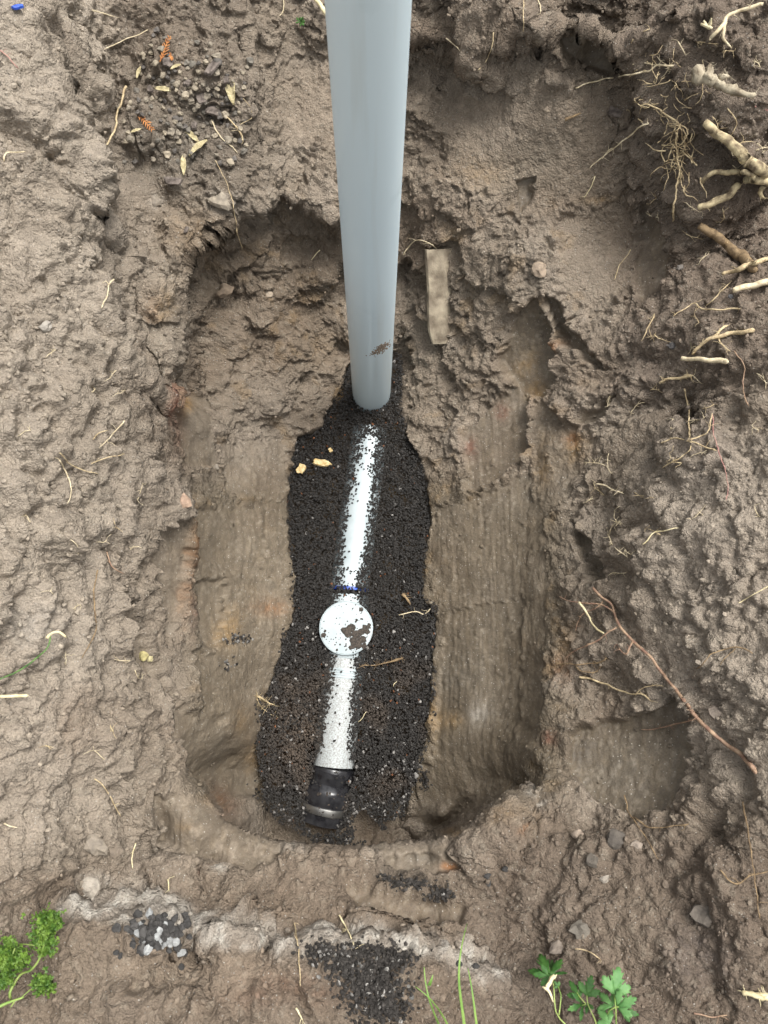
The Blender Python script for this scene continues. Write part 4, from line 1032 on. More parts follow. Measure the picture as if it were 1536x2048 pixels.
for q, lb, c in [([(249, 841), (228, 866), (202, 893)], 'pale slanting root bit on the left bank, upper one', 'pale'), ([(119, 921), (134, 948), (143, 985), (134, 1008)], 'curved pale root on the left bank, longest of the cluster', 'pale'),
                 ([(119, 906), (150, 934), (197, 948)], 'pale root running right on the left bank above the curved one', 'tan'), ([(180, 786), (190, 778), (184, 772)], 'tiny curled pale rootlet high on the left bank', 'pale'),
                 ([(186, 878), (196, 868), (214, 860)], 'small pale rootlet beneath the slanting root bit', 'tan'), ([(182, 928), (205, 918), (250, 908)], 'thin rootlet trailing right of the pale running root', 'tan'),
                 ([(214, 1104), (219, 1124), (230, 1138), (248, 1148)], 'reddish hooked root shoot on the left bank', 'red'), ([(196, 1139), (189, 1170), (188, 1200), (192, 1259), (178, 1290), (164, 1316)], 'long thin brown root down the middle of the left bank', 'brown'),
                 ([(0, 100), (18, 116), (37, 137)], 'pinkish thread root at the upper left edge', 'pink'), ([(8, 322), (14, 306), (52, 304)], 'bent pale rootlet at the left edge', 'pale'),
                 ([(188, 1558), (206, 1570), (216, 1586), (226, 1604), (241, 1633)], 'pale root on the lower left bank above the clods', 'tan'), ([(272, 1686), (264, 1710), (266, 1738)], 'thin upright rootlet in the lower left hollow', 'straw'),
                 ([(330, 1746), (336, 1762), (338, 1780)], 'short pale rootlet near the red speck at lower left', 'straw'), ([(8, 1646), (20, 1652), (34, 1656)], 'tiny pale rootlet at the lower left edge', 'pale'),
                 ([(678, 1830), (694, 1858), (711, 1897)], 'pale straw sticking up over the bottom ledge', 'straw'), ([(588, 1845), (596, 1890), (601, 1973)], 'thin upright straw at the bottom ledge', 'tan'), ([(592, 2016), (606, 2042)], 'short straw at the bottom edge of the picture', 'straw'),
                 ([(1248, 1590), (1254, 1612), (1258, 1626), (1290, 1672), (1316, 1718)], 'thin root hanging below the scraped patch at right', 'brown'), ([(1266, 1634), (1290, 1650), (1310, 1656), (1378, 1648)], 'thin root running right from the hanging one', 'brown'),
                 ([(1485, 1604), (1494, 1650), (1500, 1690), (1508, 1746), (1519, 1838)], 'long thin root down the lower right edge', 'brown'), ([(1440, 1740), (1470, 1768), (1500, 1752), (1540, 1742)], 'wavy thin root crossing the long one at lower right', 'brown'),
                 ([(1388, 2026), (1424, 2034), (1454, 2030)], 'reddish root bit at the bottom right edge', 'red'), ([(1150, 1898), (1176, 1902), (1202, 1920)], 'thin curved rootlet above the parsley', 'tan'),
                 ([(565, -10), (568, 8), (567, 20), (559, 32)], 'pale rootlet dangling at the top left of the pipe', 'pale'), ([(806, 510), (818, 494), (831, 481), (858, 485), (871, 496), (882, 511)], 'looped pale rootlet just right of the pipe', 'pale'),
                 ([(988, 64), (984, 90), (976, 116), (955, 142)], 'hairy root hanging from the clump right of the pipe', 'tan'), ([(893, 76), (908, 90), (924, 106)], 'short pale root left of the hanging clump', 'pale'),
                 ([(1046, -8), (1047, 20), (1046, 70)], 'thin root hanging over the rim left of the cave', 'tan'), ([(1190, 352), (1180, 378), (1168, 396)], 'yellowish straw on the dusty shelf', 'straw'), ([(1075, 0), (1080, 12), (1082, 26)], 'pale root bit at the top edge right of the pipe', 'pale'),
                 ([(1262, 86), (1276, 68), (1300, 58)], 'bent thin root above the right end of the cave', 'tan'), ([(1356, 84), (1364, 98), (1372, 110)], 'stubby pale root left of the forked top root', 'pale'), ([(1395, 84), (1420, 86), (1436, 88)], 'thin level root under the forked top root', 'tan'),
                 ([(1454, 216), (1472, 240), (1468, 262), (1450, 290)], 'wriggling tan root above the thick forked root', 'tan'), ([(1502, 305), (1520, 298), (1545, 292)], 'pale rootlets above the thick root at the right edge', 'pale'), ([(1510, 214), (1545, 222)], 'pinkish root bit at the right edge', 'pink'),
                 ([(1406, 120), (1404, 190), (1392, 208)], 'hair root hanging from the dry wood chunk', 'tan'), ([(1262, 500), (1240, 530), (1228, 560)], 'faint straw below the dusty shelf edge', 'tan'), ([(640, 500), (630, 512), (622, 520)], 'tiny rootlet beneath the rim left of the pipe', 'straw')]:
    strands('fine_root', [(q, .0014 if c != 'tan' else .0011, .0009, .005)], R[c], lb, hairs=random.choice((0, 2, 4)), jitter=.7)
bank = [(60, 1045), (140, 1080), (240, 1060), (262, 1100), (90, 1490), (220, 1450), (250, 780), (110, 700), (232, 742), (60, 860), (260, 1320), (270, 1340), (150, 1220), (215, 1080), (275, 1000), (100, 1180), (130, 1330), (210, 1520)]
for x, y in bank:
    a = random.uniform(0, 6.28); L_ = random.uniform(14, 34); q = [(x, y)]
    for s_ in range(3): a += random.uniform(-.7, .7); q.append((q[-1][0] + math.cos(a) * L_ / 3, q[-1][1] + math.sin(a) * L_ / 3))
    strands('rootlet', [(q, .0009, .0006, .004)], R[random.choice(('tan', 'pale'))], 'hair fine rootlet clinging to the crumbly left bank', 'hair rootlets on the left bank', hairs=3)
for k in range(26):
    x, y = random.uniform(1180, 1520), random.uniform(640, 1160)
    a = random.uniform(0, 6.28); L_ = random.uniform(16, 44); q = [(x, y)]
    for s_ in range(3): a += random.uniform(-.7, .7); q.append((q[-1][0] + math.cos(a) * L_ / 3, q[-1][1] + math.sin(a) * L_ / 3))
    strands('rootlet', [(q, .0009, .0006, .005)], R[random.choice(('tan', 'pale'))], 'hair fine rootlet clinging to the upper right bank', 'hair rootlets on the right bank', hairs=5)
for k in range(16):
    x, y = random.uniform(1270, 1520), random.uniform(100, 520)
    a = random.uniform(0, 6.28); L_ = random.uniform(16, 44); q = [(x, y)]
    for s_ in range(3): a += random.uniform(-.7, .7); q.append((q[-1][0] + math.cos(a) * L_ / 3, q[-1][1] + math.sin(a) * L_ / 3))
    strands('rootlet', [(q, .0009, .0006, .008)], R[random.choice(('tan', 'pale'))], 'hair fine rootlet in the top right bank around the big roots', 'hair rootlets in the top right bank', hairs=6)
# dry wood chunk
strands('dry_wood_chunk', [([(1384, 150, .03), (1400, 152, .03), (1425, 163, .028), (1455, 176, .024), (1485, 186, .02), (1510, 193, .014)], .0125, .007),
    ([(1412, 158, .034), (1418, 142, .038), (1421, 128, .04)], .0105, .004), ([(1438, 153, .036), (1458, 154, .036)], .0045, .004), ([(1392, 160, .03), (1388, 142, .03)], .008, .005)], R['grey'], 'whitish dry wood chunk lying on the top right bank', cat='wood', sides=8, rough=.34, hairs=24)
strands('dry_wood_chunk', [([(1403, 50, .015), (1412, 52, .02), (1424, 56, .02)], .004, .004), ([(1418, 50, .02), (1424, 38, .02)], .004, .0025), ([(1412, 52, .02), (1408, 42, .02)], .003, .002)], R['straw'], 'small broken wood bit left of the forked top root', cat='wood', sides=7, rough=.3)
strands('dry_wood_chunk', [([(1486, 1986, .01), (1510, 1990, .012), (1545, 1997, .01)], .004, .005)], R['straw'], 'fuzzy pale stalk at the bottom right edge', cat='wood', rough=.2, hairs=20)
strands('stick', [([(624, -14, .02), (638, 6, .02), (652, 30, .015)], .006, .006)], R['straw'], 'pale stick beside the pipe at the top edge', cat='stick', sides=8)
strands('twig', [([(0, 1393, .02), (30, 1392, .02), (57, 1391, .018)], .0028, .0026)], R['straw'], 'thick pale straw at the left edge', cat='twig', jitter=.2)
strands('twig', [([(94, 1276, .03), (104, 1266, .034), (118, 1264, .034), (133, 1275, .03)], .0026, .0024)], R['straw'], 'hooked pale straw on the green stem at left', cat='twig', jitter=.2)
strands('green_stem', [([(-10, 1362, .02), (20, 1350, .022), (50, 1334, .025), (80, 1310, .028), (96, 1294, .03), (101, 1272, .03)], .0014, .0012)], R['green'], 'dark green stem leaning in from the left edge', cat='plant', jitter=.3)
strands('twig', [([(1130, 240), (1148, 232), (1162, 226)], .0035, .002, .006)], R['brown'], 'short brown twig on the dusty shelf right of the pipe', cat='twig', jitter=.2)
# bits lying on the gravel
strands('root_piece', [([(720, 1334), (738, 1330), (760, 1329), (784, 1322), (804, 1317)], .0016, .003, .042)], R['brown'], 'brown fibrous root piece on the gravel right of the white cap', cat='root', rough=.4, hairs=26)
strands('root_piece', [([(799, 1230), (815, 1225), (832, 1224, .03), (850, 1228, .012), (860, 1218, .006)], .0014, .0018, .04), ([(850, 1226), (856, 1236), (862, 1240)], .0015, .001, .004)], R['pale'], 'pale rootlet poking from the right wall onto the gravel', cat='root', hairs=4)
strands('root_piece', [([(516, 1392), (528, 1400), (540, 1408, .03), (550, 1410, .035)], .004, .0022, .012), ([(514, 1396), (520, 1412), (540, 1428, .03), (558, 1436, .035)], .0011, .0008, .008)], R['tan'], 'frayed root tuft at the left edge of the gravel', cat='root', rough=.4, hairs=30)
strands('straw_piece', [([(803, 1188), (812, 1196), (822, 1207)], .0035, .0025, .036)], R['brown'], 'tan straw bit on the gravel above the pale rootlet', cat='straw', rough=.3, hairs=6)
strands('straw_piece', [([(716, 1444), (726, 1434), (733, 1424)], .0010, .0009, .05)], R['straw'], 'thin straw on the gravel beside the lower white pipe', cat='straw')
strands('straw_piece', [([(786, 1374), (788, 1368), (794, 1362)], .0014, .001, .045)], R['straw'], 'small bent straw on the gravel right of the ribbed collar', cat='straw')

def chip(name, x, y, lx, ly, t, ang, mat, label, cat, lift=.004, group=None, seed=1, tilt=.25):
    """a splintered flat piece: ragged outline, real thickness"""
    rs = random.Random(seed); dep = depth_at(x, y) / FPX
    n_ = 14; top, bot = [], []
    for k in range(n_):
        a = 2 * math.pi * k / n_
        e = (abs(math.cos(a)) ** 4 + abs(math.sin(a)) ** 4) ** -.25 * rs.uniform(.72, 1.08)
        top.append((math.cos(a) * e * lx * dep * .5, math.sin(a) * e * ly * dep * .5))
    V = [(a * .92, b_ * .92, t * rs.uniform(.4, .7)) for a, b_ in top] + [(a, b_, -t * .5) for a, b_ in top] + [(0, 0, t * .75), (0, 0, -t * .5)]
    Fc = [(k, n_ + k, n_ + (k + 1) % n_, (k + 1) % n_) for k in range(n_)] + [(k, (k + 1) % n_, 2 * n_) for k in range(n_)] + [((k + 1) % n_ + n_, k + n_, 2 * n_ + 1) for k in range(n_)]
    o = mesh_obj(name, V, Fc, mat, smooth=False)
    o.location = hit(x, y, lift)
    nn = Vector(nrm_at(x, y)); nn = (nn * .5 + Vector((0, 0, 1)) + Vector((rs.uniform(-tilt, tilt), rs.uniform(-tilt, tilt), 0))).normalized()
    o.rotation_mode = 'QUATERNION'
    o.rotation_quaternion = nn.to_track_quat('Z', 'Y') @ Matrix.Rotation(-math.radians(ang), 4, 'Z').to_quaternion()
    return tag(o, label, cat, group)
chip('wood_chip', 644, 926, 42, 15, .006, -35, M_CHIP, 'longer pale wood splinter on the gravel left of the white pipe', 'wood', .036, seed=3)
chip('wood_chip', 602, 938, 18, 21, .006, 20, M_CHIP, 'crumbly pale wood chip at the left edge of the gravel', 'wood', .036, seed=5)
chip('wood_chip', 661, 900, 10, 8, .004, 20, M_CHIP, 'tiny wood crumb above the longer splinter', 'wood', .036, seed=6)
for a in [(425, 133, 46, 22, 12, 'grey bark chip at the top of the stony shelf', 11), (428, 222, 40, 24, -24, 'dark bark chip in the middle of the stony shelf', 12), (402, 196, 30, 22, 40, 'curled grey bark chip above the dark one', 13), (336, 124, 26, 22, 70, 'dark bark flake under the upper orange sprig', 14),
          (388, 250, 20, 12, 70, 'slim black bark flake left of the pale leaf', 15), (452, 160, 18, 12, 30, 'small blue grey flake right of the grey bark chip', 16), (345, 362, 40, 16, 10, 'thin black bark flake low on the stony shelf', 17), (372, 460, 18, 8, 0, 'small black fleck near the shelf edge', 18), (1230, 225, 34, 20, 30, 'dark bark slab in the niche below the cave', 19), (300, 178, 16, 12, 0, 'small dark flake beside the tan root', 20), (375, 165, 14, 20, 20, 'brown flake at the centre of the stony shelf', 21)]:
    chip('bark_chip', a[0], a[1], a[2], a[3], .004, a[4], M_BARK, a[5], 'bark chip', .006, seed=a[6])

def leaf_blade(x, y, L_, W_, ang, mat, label, name='dry_leaf', lift=.006, curl=.25, seed=0):
    """a pointed leaf with midrib fold and curl, given thickness by a solidify modifier"""
    rs = random.Random(seed); dep = depth_at(x, y) / FPX; L_, W_ = L_ * dep, W_ * dep
    V, Fc = [], []; n_ = 9
    for i in range(n_ + 1):
        t = i / n_; w = W_ * .5 * (math.sin(math.pi * min(1, t * .96 + .02)) ** .75) * (1 - .15 * t) * rs.uniform(.85, 1.1)
        for j, s_ in enumerate((-1, -.5, 0, .5, 1)):
            V.append(((t - .5) * L_, s_ * w, curl * W_ * (abs(s_) ** 1.5) + curl * L_ * .25 * math.sin(t * 3.1) + rs.uniform(-1, 1) * W_ * .04))
    for i in range(n_):
        for j in range(4): Fc.append((i * 5 + j, i * 5 + j + 1, i * 5 + j + 6, i * 5 + j + 5))
    o = mesh_obj(name, V, Fc, mat)
    md = o.modifiers.new('thick', 'SOLIDIFY'); md.thickness = .0004
    o.location = hit(x, y, lift); nn = (Vector(nrm_at(x, y)) * .4 + Vector((0, 0, 1))).normalized()
    o.rotation_mode = 'QUATERNION'; o.rotation_quaternion = nn.to_track_quat('Z', 'Y') @ Matrix.Rotation(-math.radians(ang), 4, 'Z').to_quaternion()
    return tag(o, label, 'leaf')
for a in [(465, 184, 58, 24, 25, 'broad pale mottled leaf at the right of the stony shelf'), (383, 272, 46, 13, 62, 'narrow yellow green leaf in the shelf litter'), (398, 298, 48, 18, 30, 'pale pointed leaf below the yellow green one'), (367, 331, 44, 12, -38, 'narrow dry leaf at the bottom of the shelf litter'),
          (328, 180, 36, 12, 45, 'small pale curled leaf at the centre left of the shelf'), (352, 135, 24, 9, 10, 'small pale leaf beneath the upper orange sprig'), (272, 262, 24, 7, 55, 'thin yellowish leaf left of the lower orange sprig'), (278, 146, 26, 9, 70, 'dull olive leaf beside the tan root')]:
    leaf_blade(*a[:5], M_DRYLEAF, a[5], seed=int(a[0]))
def sprig(x, y, L_, ang, label):
    dep = depth_at(x, y) / FPX; V, Fc = [], []; a0 = math.radians(ang)
    ax_ = [np.array([t * L_ * dep * math.cos(a0), -t * L_ * dep * math.sin(a0), .003 * math.sin(t * 3)]) for t in np.linspace(-.5, .5, 9)]
    tube(V, Fc, ax_, np.linspace(.0014, .0007, 9), 5)
    for i in range(1, 9):
        for s_ in (-1, 1):
            b0 = a0 + s_ * random.uniform(.5, .8); L2 = L_ * dep * random.uniform(.14, .26) * (1.15 - abs(i - 3.5) / 8)
            q = [ax_[i] + np.array([math.cos(b0) * L2 * t, -math.sin(b0) * L2 * t, .002 * t]) for t in (0, .5, 1)]
            tube(V, Fc, q, (.0012, .0012, .0007), 5)
    o = mesh_obj('cedar_sprig', V, Fc, M_CEDAR); o.location = hit(x, y, .008); return tag(o, label, 'sprig')
sprig(288, 241, 56, 52, 'lower orange dead cedar sprig on the stony shelf'); sprig(329, 100, 54, -72, 'upper orange dead cedar sprig on the stony shelf'); sprig(341, 112, 26, 70, 'small orange cedar bit beside the upper sprig')
chip('plastic_scrap', 35, 14, 12, 24, .004, 15, M_BLUE, 'small blue plastic scrap in the top left corner', 'plastic', .008, seed=44)

# ---- pale slab set in the wall right of the pipe
A_, B_ = at_depth(876, 498, depth_at(876, 498) - .002), at_depth(882, 684, depth_at(882, 684) - .016)
zd = (B_ - A_); Ls = np.linalg.norm(zd); zd /= Ls; xd = np.array([1.0, .10, .0]); xd -= zd * (xd @ zd); xd /= np.linalg.norm(xd); yd = np.cross(zd, xd)
if yd @ (CP - A_) < 0: yd = -yd
V, Fc = [], []; prof = [(-.032, -.03), (-.034, .006), (-.030, .012), (.014, .013), (.018, .012), (.044, -.006), (.046, -.03)]
rows = 15
for i in range(rows):
    t = i / (rows - 1); tap = 1 if t < .9 else 1 - (t - .9) * 2.2
    for a, b_ in prof:
        j = .0007; e_ = .0012 * math.sin(t * 9 + a * 60)
        V.append((a * tap + e_ + random.uniform(-j, j), b_ * tap + random.uniform(-j, j), t * Ls + (.004 * math.sin(a * 120) if i == rows - 1 else 0)))
n_ = len(prof)
for i in range(rows - 1):
    for k in range(n_): Fc.append((i * n_ + k, i * n_ + (k + 1) % n_, (i + 1) * n_ + (k + 1) % n_, (i + 1) * n_ + k))
Fc.append(tuple(range(n_))); Fc.append(tuple((rows - 1) * n_ + k for k in range(n_))[::-1])
M_SLAB = noise_mat('weathered_slab', srgb(106, 95, 80), srgb(170, 158, 136), 22, .92, .9, 240, detail=9)
slab = mesh_obj('stone_slab', V, Fc, M_SLAB, smooth=False)
slab.matrix_world = Matrix(((xd[0], yd[0], zd[0], A_[0]), (xd[1], yd[1], zd[1], A_[1]), (xd[2], yd[2], zd[2], A_[2]), (0, 0, 0, 1)))
tag(slab, 'narrow pale weathered slab leaning in the wall right of the grey pipe', 'slab')

# ================================================================== pipes
def lathe(name, prof, mat, parent=None, seg=72, smooth=True, loc=(0, 0, 0)):
    V, Fc = [], []; n_ = len(prof)
    for r, z in prof:
        for k in range(seg):
            a = 2 * math.pi * k / seg; V.append((r * math.cos(a), r * math.sin(a), z))
    for i in range(n_ - 1):
        for k in range(seg):
            Fc.append((i * seg + k, i * seg + (k + 1) % seg, (i + 1) * seg + (k + 1) % seg, (i + 1) * seg + k))
    o = mesh_obj(name, V, Fc, mat, parent, False); o.location = loc
    if smooth:
        me = o.data; me.shade_smooth(); me.set_sharp_from_angle(angle=math.radians(35))
    return o
# grey soil pipe: standing in the gravel, cut square at the top above the picture
m_, nt, b = new_mat('grey_pvc')
tc = node(nt, 'ShaderNodeTexCoord'); mp = node(nt, 'ShaderNodeMapping'); mp.inputs['Scale'].default_value = (26, 26, 1.6); nt.links.new(tc.outputs['Object'], mp.inputs['Vector'])
n1 = node(nt, 'ShaderNodeTexNoise', Scale=1.0, Detail=6.0); nt.links.new(mp.outputs[0], n1.inputs['Vector'])
n2 = node(nt, 'ShaderNodeTexNoise', Scale=9.0, Detail=7.0); nt.links.new(tc.outputs['Object'], n2.inputs['Vector'])
r1 = node(nt, 'ShaderNodeMapRange'); r1.inputs[1].default_value = .58; r1.inputs[2].default_value = .80; nt.links.new(n1.outputs[0], r1.inputs[0])
r2 = node(nt, 'ShaderNodeMapRange'); r2.inputs[1].default_value = .62; r2.inputs[2].default_value = .78; nt.links.new(n2.outputs[0], r2.inputs[0])
x1 = node(nt, 'ShaderNodeMix', data_type='RGBA'); x1.inputs[6].default_value = (.66, .79, .84, 1); x1.inputs[7].default_value = (.52, .57, .54, 1)
sc_ = node(nt, 'ShaderNodeMath', operation='MULTIPLY'); sc_.inputs[1].default_value = .55; nt.links.new(r1.outputs[0], sc_.inputs[0]); nt.links.new(sc_.outputs[0], x1.inputs[0])
x2 = node(nt, 'ShaderNodeMix', data_type='RGBA'); x2.inputs[7].default_value = (.50, .62, .65, 1)
sc2 = node(nt, 'ShaderNodeMath', operation='MULTIPLY'); sc2.inputs[1].default_value = .5; nt.links.new(r2.outputs[0], sc2.inputs[0]); nt.links.new(sc2.outputs[0], x2.inputs[0]); nt.links.new(x1.outputs[2], x2.inputs[6])
nt.links.new(x2.outputs[2], b.inputs['Base Color']); b.inputs['Roughness'].default_value = .34
M_PVC = m_
pe = empty('soil_pipe', PIPEC, 'tall grey plastic soil pipe standing upright in the gravel', 'pipe')
lathe('tube', [(.0516, -.06), (.0516, 1.95), (.0535, 1.953), (.055, 1.951), (.055, -.06)], M_PVC, pe, 96)
V, Fc = [], []                                           # scraped-on mud, stuck to the tube's skin
cdir = math.atan2(-PIPEC[1], -PIPEC[0])
def stick(x, y, r, flat=.35):
    global V, Fc
    d_ = RN @ np.array([(x - 768.0) / FPX, (1024.0 - y) / FPX, -1.0]); o_ = CP - PIPEC
    a_ = d_[0] ** 2 + d_[1] ** 2; b2_ = o_[0] * d_[0] + o_[1] * d_[1]; c_ = o_[0] ** 2 + o_[1] ** 2 - .055 ** 2
    disc = b2_ * b2_ - a_ * c_
    if disc < 0: return
    t = (-b2_ - math.sqrt(disc)) / a_; q = o_ + d_ * t; nn = np.array([q[0], q[1], 0]) / .055
    tt = np.array([-nn[1], nn[0], 0]); base = len(V)
    for v in ICO0[0]:
        v = v * random.uniform(.7, 1.2); V.append(q + tt * v[0] * r + np.array([0, 0, 1]) * v[1] * r * 1.5 + nn * v[2] * r * flat)
    Fc += [tuple(int(i) + base for i in f) for f in ICO0[1]]
for _ in range(240):
    t = random.gauss(0, .36); stick(761 + t * 26 + random.gauss(0, 2), 698 - t * 15 + random.gauss(0, 4), random.uniform(.0012, .0030), .16)
mesh_obj('mud_smear', V, Fc, M_MUD, pe)['kind'] = 'stuff'
# white drain with its access fitting
de = empty('drain_pipe', (U0 + W1) / 2, 'half buried white plastic drain running along the gravel floor', 'pipe')
org = (U0 + W1) / 2
def along(name, a, b_, prof, mat, seg=56, parent=de, o_=org):
    """lathe whose axis runs a -> b_; prof is (radius, metres from a)"""
    o = lathe(name, prof, mat, parent, seg)
    o.rotation_mode = 'QUATERNION'; o.rotation_quaternion = Vector(b_ - a).to_track_quat('Z', 'Y'); o.location = a - o_
    return o
LU, LW, LS = np.linalg.norm(U1 - U0), np.linalg.norm(W1 - W0), np.linalg.norm(S1 - S0)
along('upper_tube', U0, U1, [(.001, 0), (PR, 0), (PR, LU), (.001, LU)], M_WHITE)
along('lower_tube', W0, W1, [(.001, 0), (PR, 0), (PR, LW), (.001, LW)], M_DUSTW)
along('seal_ring', U1, S0, [(.05, -.004), (.0552, -.004), (.0556, 0), (.0552, .005), (.05, .005)], M_BLUE)
along('fitting_body', S0, S1, [(.001, 0), (PR + .001, 0), (PR + .003, .01), (PR + .003, LS - .01), (PR, LS), (.001, LS)], M_WHITE)
K0 = unproj(689, 1338, CROWN - PR); kd = (W1 - W0) / LW
prof = [(.05, -.001), (PR + .001, 0)]
for k in range(4):
    z = .0015 + k * .0062
    prof += [(PR + .001, z), (PR + .0032, z + .0008), (PR + .0032, z + .0036), (PR + .001, z + .0044)]
prof += [(PR + .001, .0262), (.05, .027)]
along('ribbed_collar', K0, K0 + kd, prof, M_WHITE)
rb = lathe('access_neck', [(.062, -.085), (.062, -.004), (.05, -.004)], M_WHITE, de, 72, loc=CAPC - org)
cap = lathe('access_cap', [(.066, -.016), (.0722, -.015), (.0728, -.003), (.0718, -.0006), (.0702, .0), (.0694, -.0008), (.0686, .0), (.04, .0008), (.0005, .001)], M_WHITE, de, 96, loc=CAPC - org)
cap.rotation_euler = (math.radians(2), math.radians(-1), 0)
cap_n = Vector((0, 0, 1))
V, Fc = [], []                                           # wet grit dried on the cap
def splat(x, y, rpx):
    global V, Fc
    q = unproj(x, y, CAPC[2]) - CAPC; rr_ = math.hypot(q[0], q[1])
    if rr_ > .068: return
    r = rpx * 2.07 / FPX; base = len(V); n_ = 11
    zz = .0013 - q[1] * 0
    for k in range(n_):
        a = 6.283 * k / n_; e = r * random.uniform(.72, 1.15); V.append((q[0] + math.cos(a) * e, q[1] + math.sin(a) * e, .0006))
    for k in range(n_): a = V[base + k]; V.append((q[0] + (a[0] - q[0]) * .82, q[1] + (a[1] - q[1]) * .82, .0018 + random.uniform(0, .0006)))
    V.append((q[0], q[1], .0023))
    for k in range(n_): Fc.append((base + k, base + (k + 1) % n_, base + n_ + (k + 1) % n_, base + n_ + k)); Fc.append((base + n_ + k, base + n_ + (k + 1) % n_, base + 2 * n_))
for a in [(690, 1262, 9), (702, 1256, 9), (697, 1268, 8), (712, 1270, 11), (722, 1264, 8), (708, 1284, 10), (716, 1290, 9), (726, 1278, 8), (731, 1256, 8), (735, 1264, 6), (720, 1282, 8), (704, 1294, 6), (722, 1219, 5), (647, 1270, 6), (713, 1240, 3), (650, 1262, 3), (738, 1250, 4), (674, 1300, 2.6), (680, 1289, 2.2), (692, 1288, 1.8), (692, 1300, 1.6), (728, 1292, 6)]: splat(*a)
for _ in range(90): splat(random.uniform(642, 744), random.uniform(1206, 1308), random.uniform(.5, 1.5))
for _ in range(70): splat(random.gauss(718, 14), random.gauss(1272, 16), random.uniform(.8, 2.6))
mesh_obj('mud_spots', V, Fc, M_DARKMUD, cap)['kind'] = 'stuff'
# rubber coupling on the old pipe
ce = empty('pipe_coupling', CO0, 'black rubber pipe coupling at the near end of the white drain', 'coupling')
LC = np.linalg.norm(CO1 - CO0)
along('sleeve', CO0, CO1, [(.050, 0), (.0575, .002), (.0595, .006), (.0600, .034), (.0585, .038), (.0585, .044), (.0690, .055), (.0715, .062), (.0722, .090), (.0705, .096), (.0705, LC + .02), (.05, LC + .022)], M_RUBBER, 72, ce, CO0)
cb = along('clamp_band', CO0, CO1, [(.0706, .099), (.0735, .0995), (.0740, .102), (.0740, .115), (.0735, .1175), (.0706, .118)], M_STEEL, 72, ce, CO0)
along('clamp_band', CO0, CO1, [(.0599, .012), (.0612, .0125), (.0612, .0245), (.0599, .025)], M_RUBBER, 72, ce, CO0)
V, Fc = [], []; tube(V, Fc, [(-.008, -.0765, .109), (.010, -.0765, .109)], (.0045, .0045), 8)
mesh_obj('clamp_screw', V, Fc, M_STEEL, cb)

# ================================================================== plants along the near edge
def lobed_leaf(name, base, tip, W_, mat, parent, nrm=(0, 0, 1), teeth=3):
    """flat parsley leaflet: three lobes, each cut into rounded teeth"""
    base, tip = np.array(base), np.array(tip); ax_ = tip - base; L_ = np.linalg.norm(ax_); ax_ /= L_
    nn = np.array(nrm, float); nn -= ax_ * (nn @ ax_); nn /= np.linalg.norm(nn); sd_ = np.cross(nn, ax_)
    V, Fc = [base.copy()], []
    def lobe(a0, length, width):
        c, s = math.cos(a0), math.sin(a0); k0 = len(V)
        outline = [(0, -.10), (.34, -.30), (.62, -.62), (.60, -.34), (.86, -.46), (.80, -.24), (.94, -.20), (1, 0), (.94, .20), (.80, .24), (.86, .46), (.60, .34), (.62, .62), (.34, .30), (0, .10)]
        for u, v in outline + [(.02, 0), (.30, 0), (.55, 0), (.80, 0)]:
            uu, vv = u * length, v * width
            x_l, y_l = uu * c - vv * s, uu * s + vv * c
            z_l = -.10 * L_ * (x_l / L_) ** 2 + .10 * abs(v) * width + random.uniform(-.01, .01) * L_
            V.append(base + ax_ * x_l + sd_ * y_l + nn * z_l)
        r0, r1, r2, r3 = 0, k0 + 16, k0 + 17, k0 + 18
        o_ = [k0 + i for i in range(15)]
        for a in [(o_[0], o_[1], r1, r0), (o_[1], o_[2], o_[3], r1), (o_[3], r2, r1), (o_[3], o_[4], o_[5], r2), (o_[5], r3, r2), (o_[5], o_[6], r3), (o_[6], o_[7], r3), (o_[7], o_[8], r3), (o_[8], o_[9], r3), (o_[9], r2, r3), (o_[9], o_[10], o_[11], r2), (o_[11], r1, r2), (o_[11], o_[12], o_[13], r1), (o_[13], o_[14], r0, r1)]:
            Fc.append(a)
    lobe(0, L_, W_ * .40); lobe(.86, L_ * .74, W_ * .36); lobe(-.86, L_ * .74, W_ * .36)
    o = mesh_obj(name, V, Fc, mat, parent)
    md = o.modifiers.new('thick', 'SOLIDIFY'); md.thickness = .00035
    return o
def at_lift(x, y, lift): return hit(x, y, 0) * (1 - lift / depth_at(x, y)) + CP * (lift / depth_at(x, y))
def stem(parent, org_, pix, r0, r1, mat=M_STEM, name='stem'):
    V, Fc = [], []; pts = [at_lift(*q) - org_ for q in pix]
    L = catmull(pts, .006); tube(V, Fc, L, np.linspace(r0, r1, len(L)), 6)
    return mesh_obj(name, V, Fc, mat, parent)
def parsley(root, label, stems, leaves, group='parsley seedlings'):
    org_ = hit(*root); e = empty('parsley_plant', org_, label, 'plant', group)
    for q, r0, r1 in stems: stem(e, org_, q, r0, r1)
    for (bx, by, bl, tx, ty, tl, wpx, mat) in leaves:
        a, b_ = at_lift(bx, by, bl) - org_, at_lift(tx, ty, tl) - org_
        lobed_leaf('leaf', a, b_, wpx * (depth_at(bx, by) - bl) / FPX, mat, e, (CP - hit(bx, by)) + np.array([random.uniform(-.3, .3), random.uniform(-.3, .3), 0]))
    return e
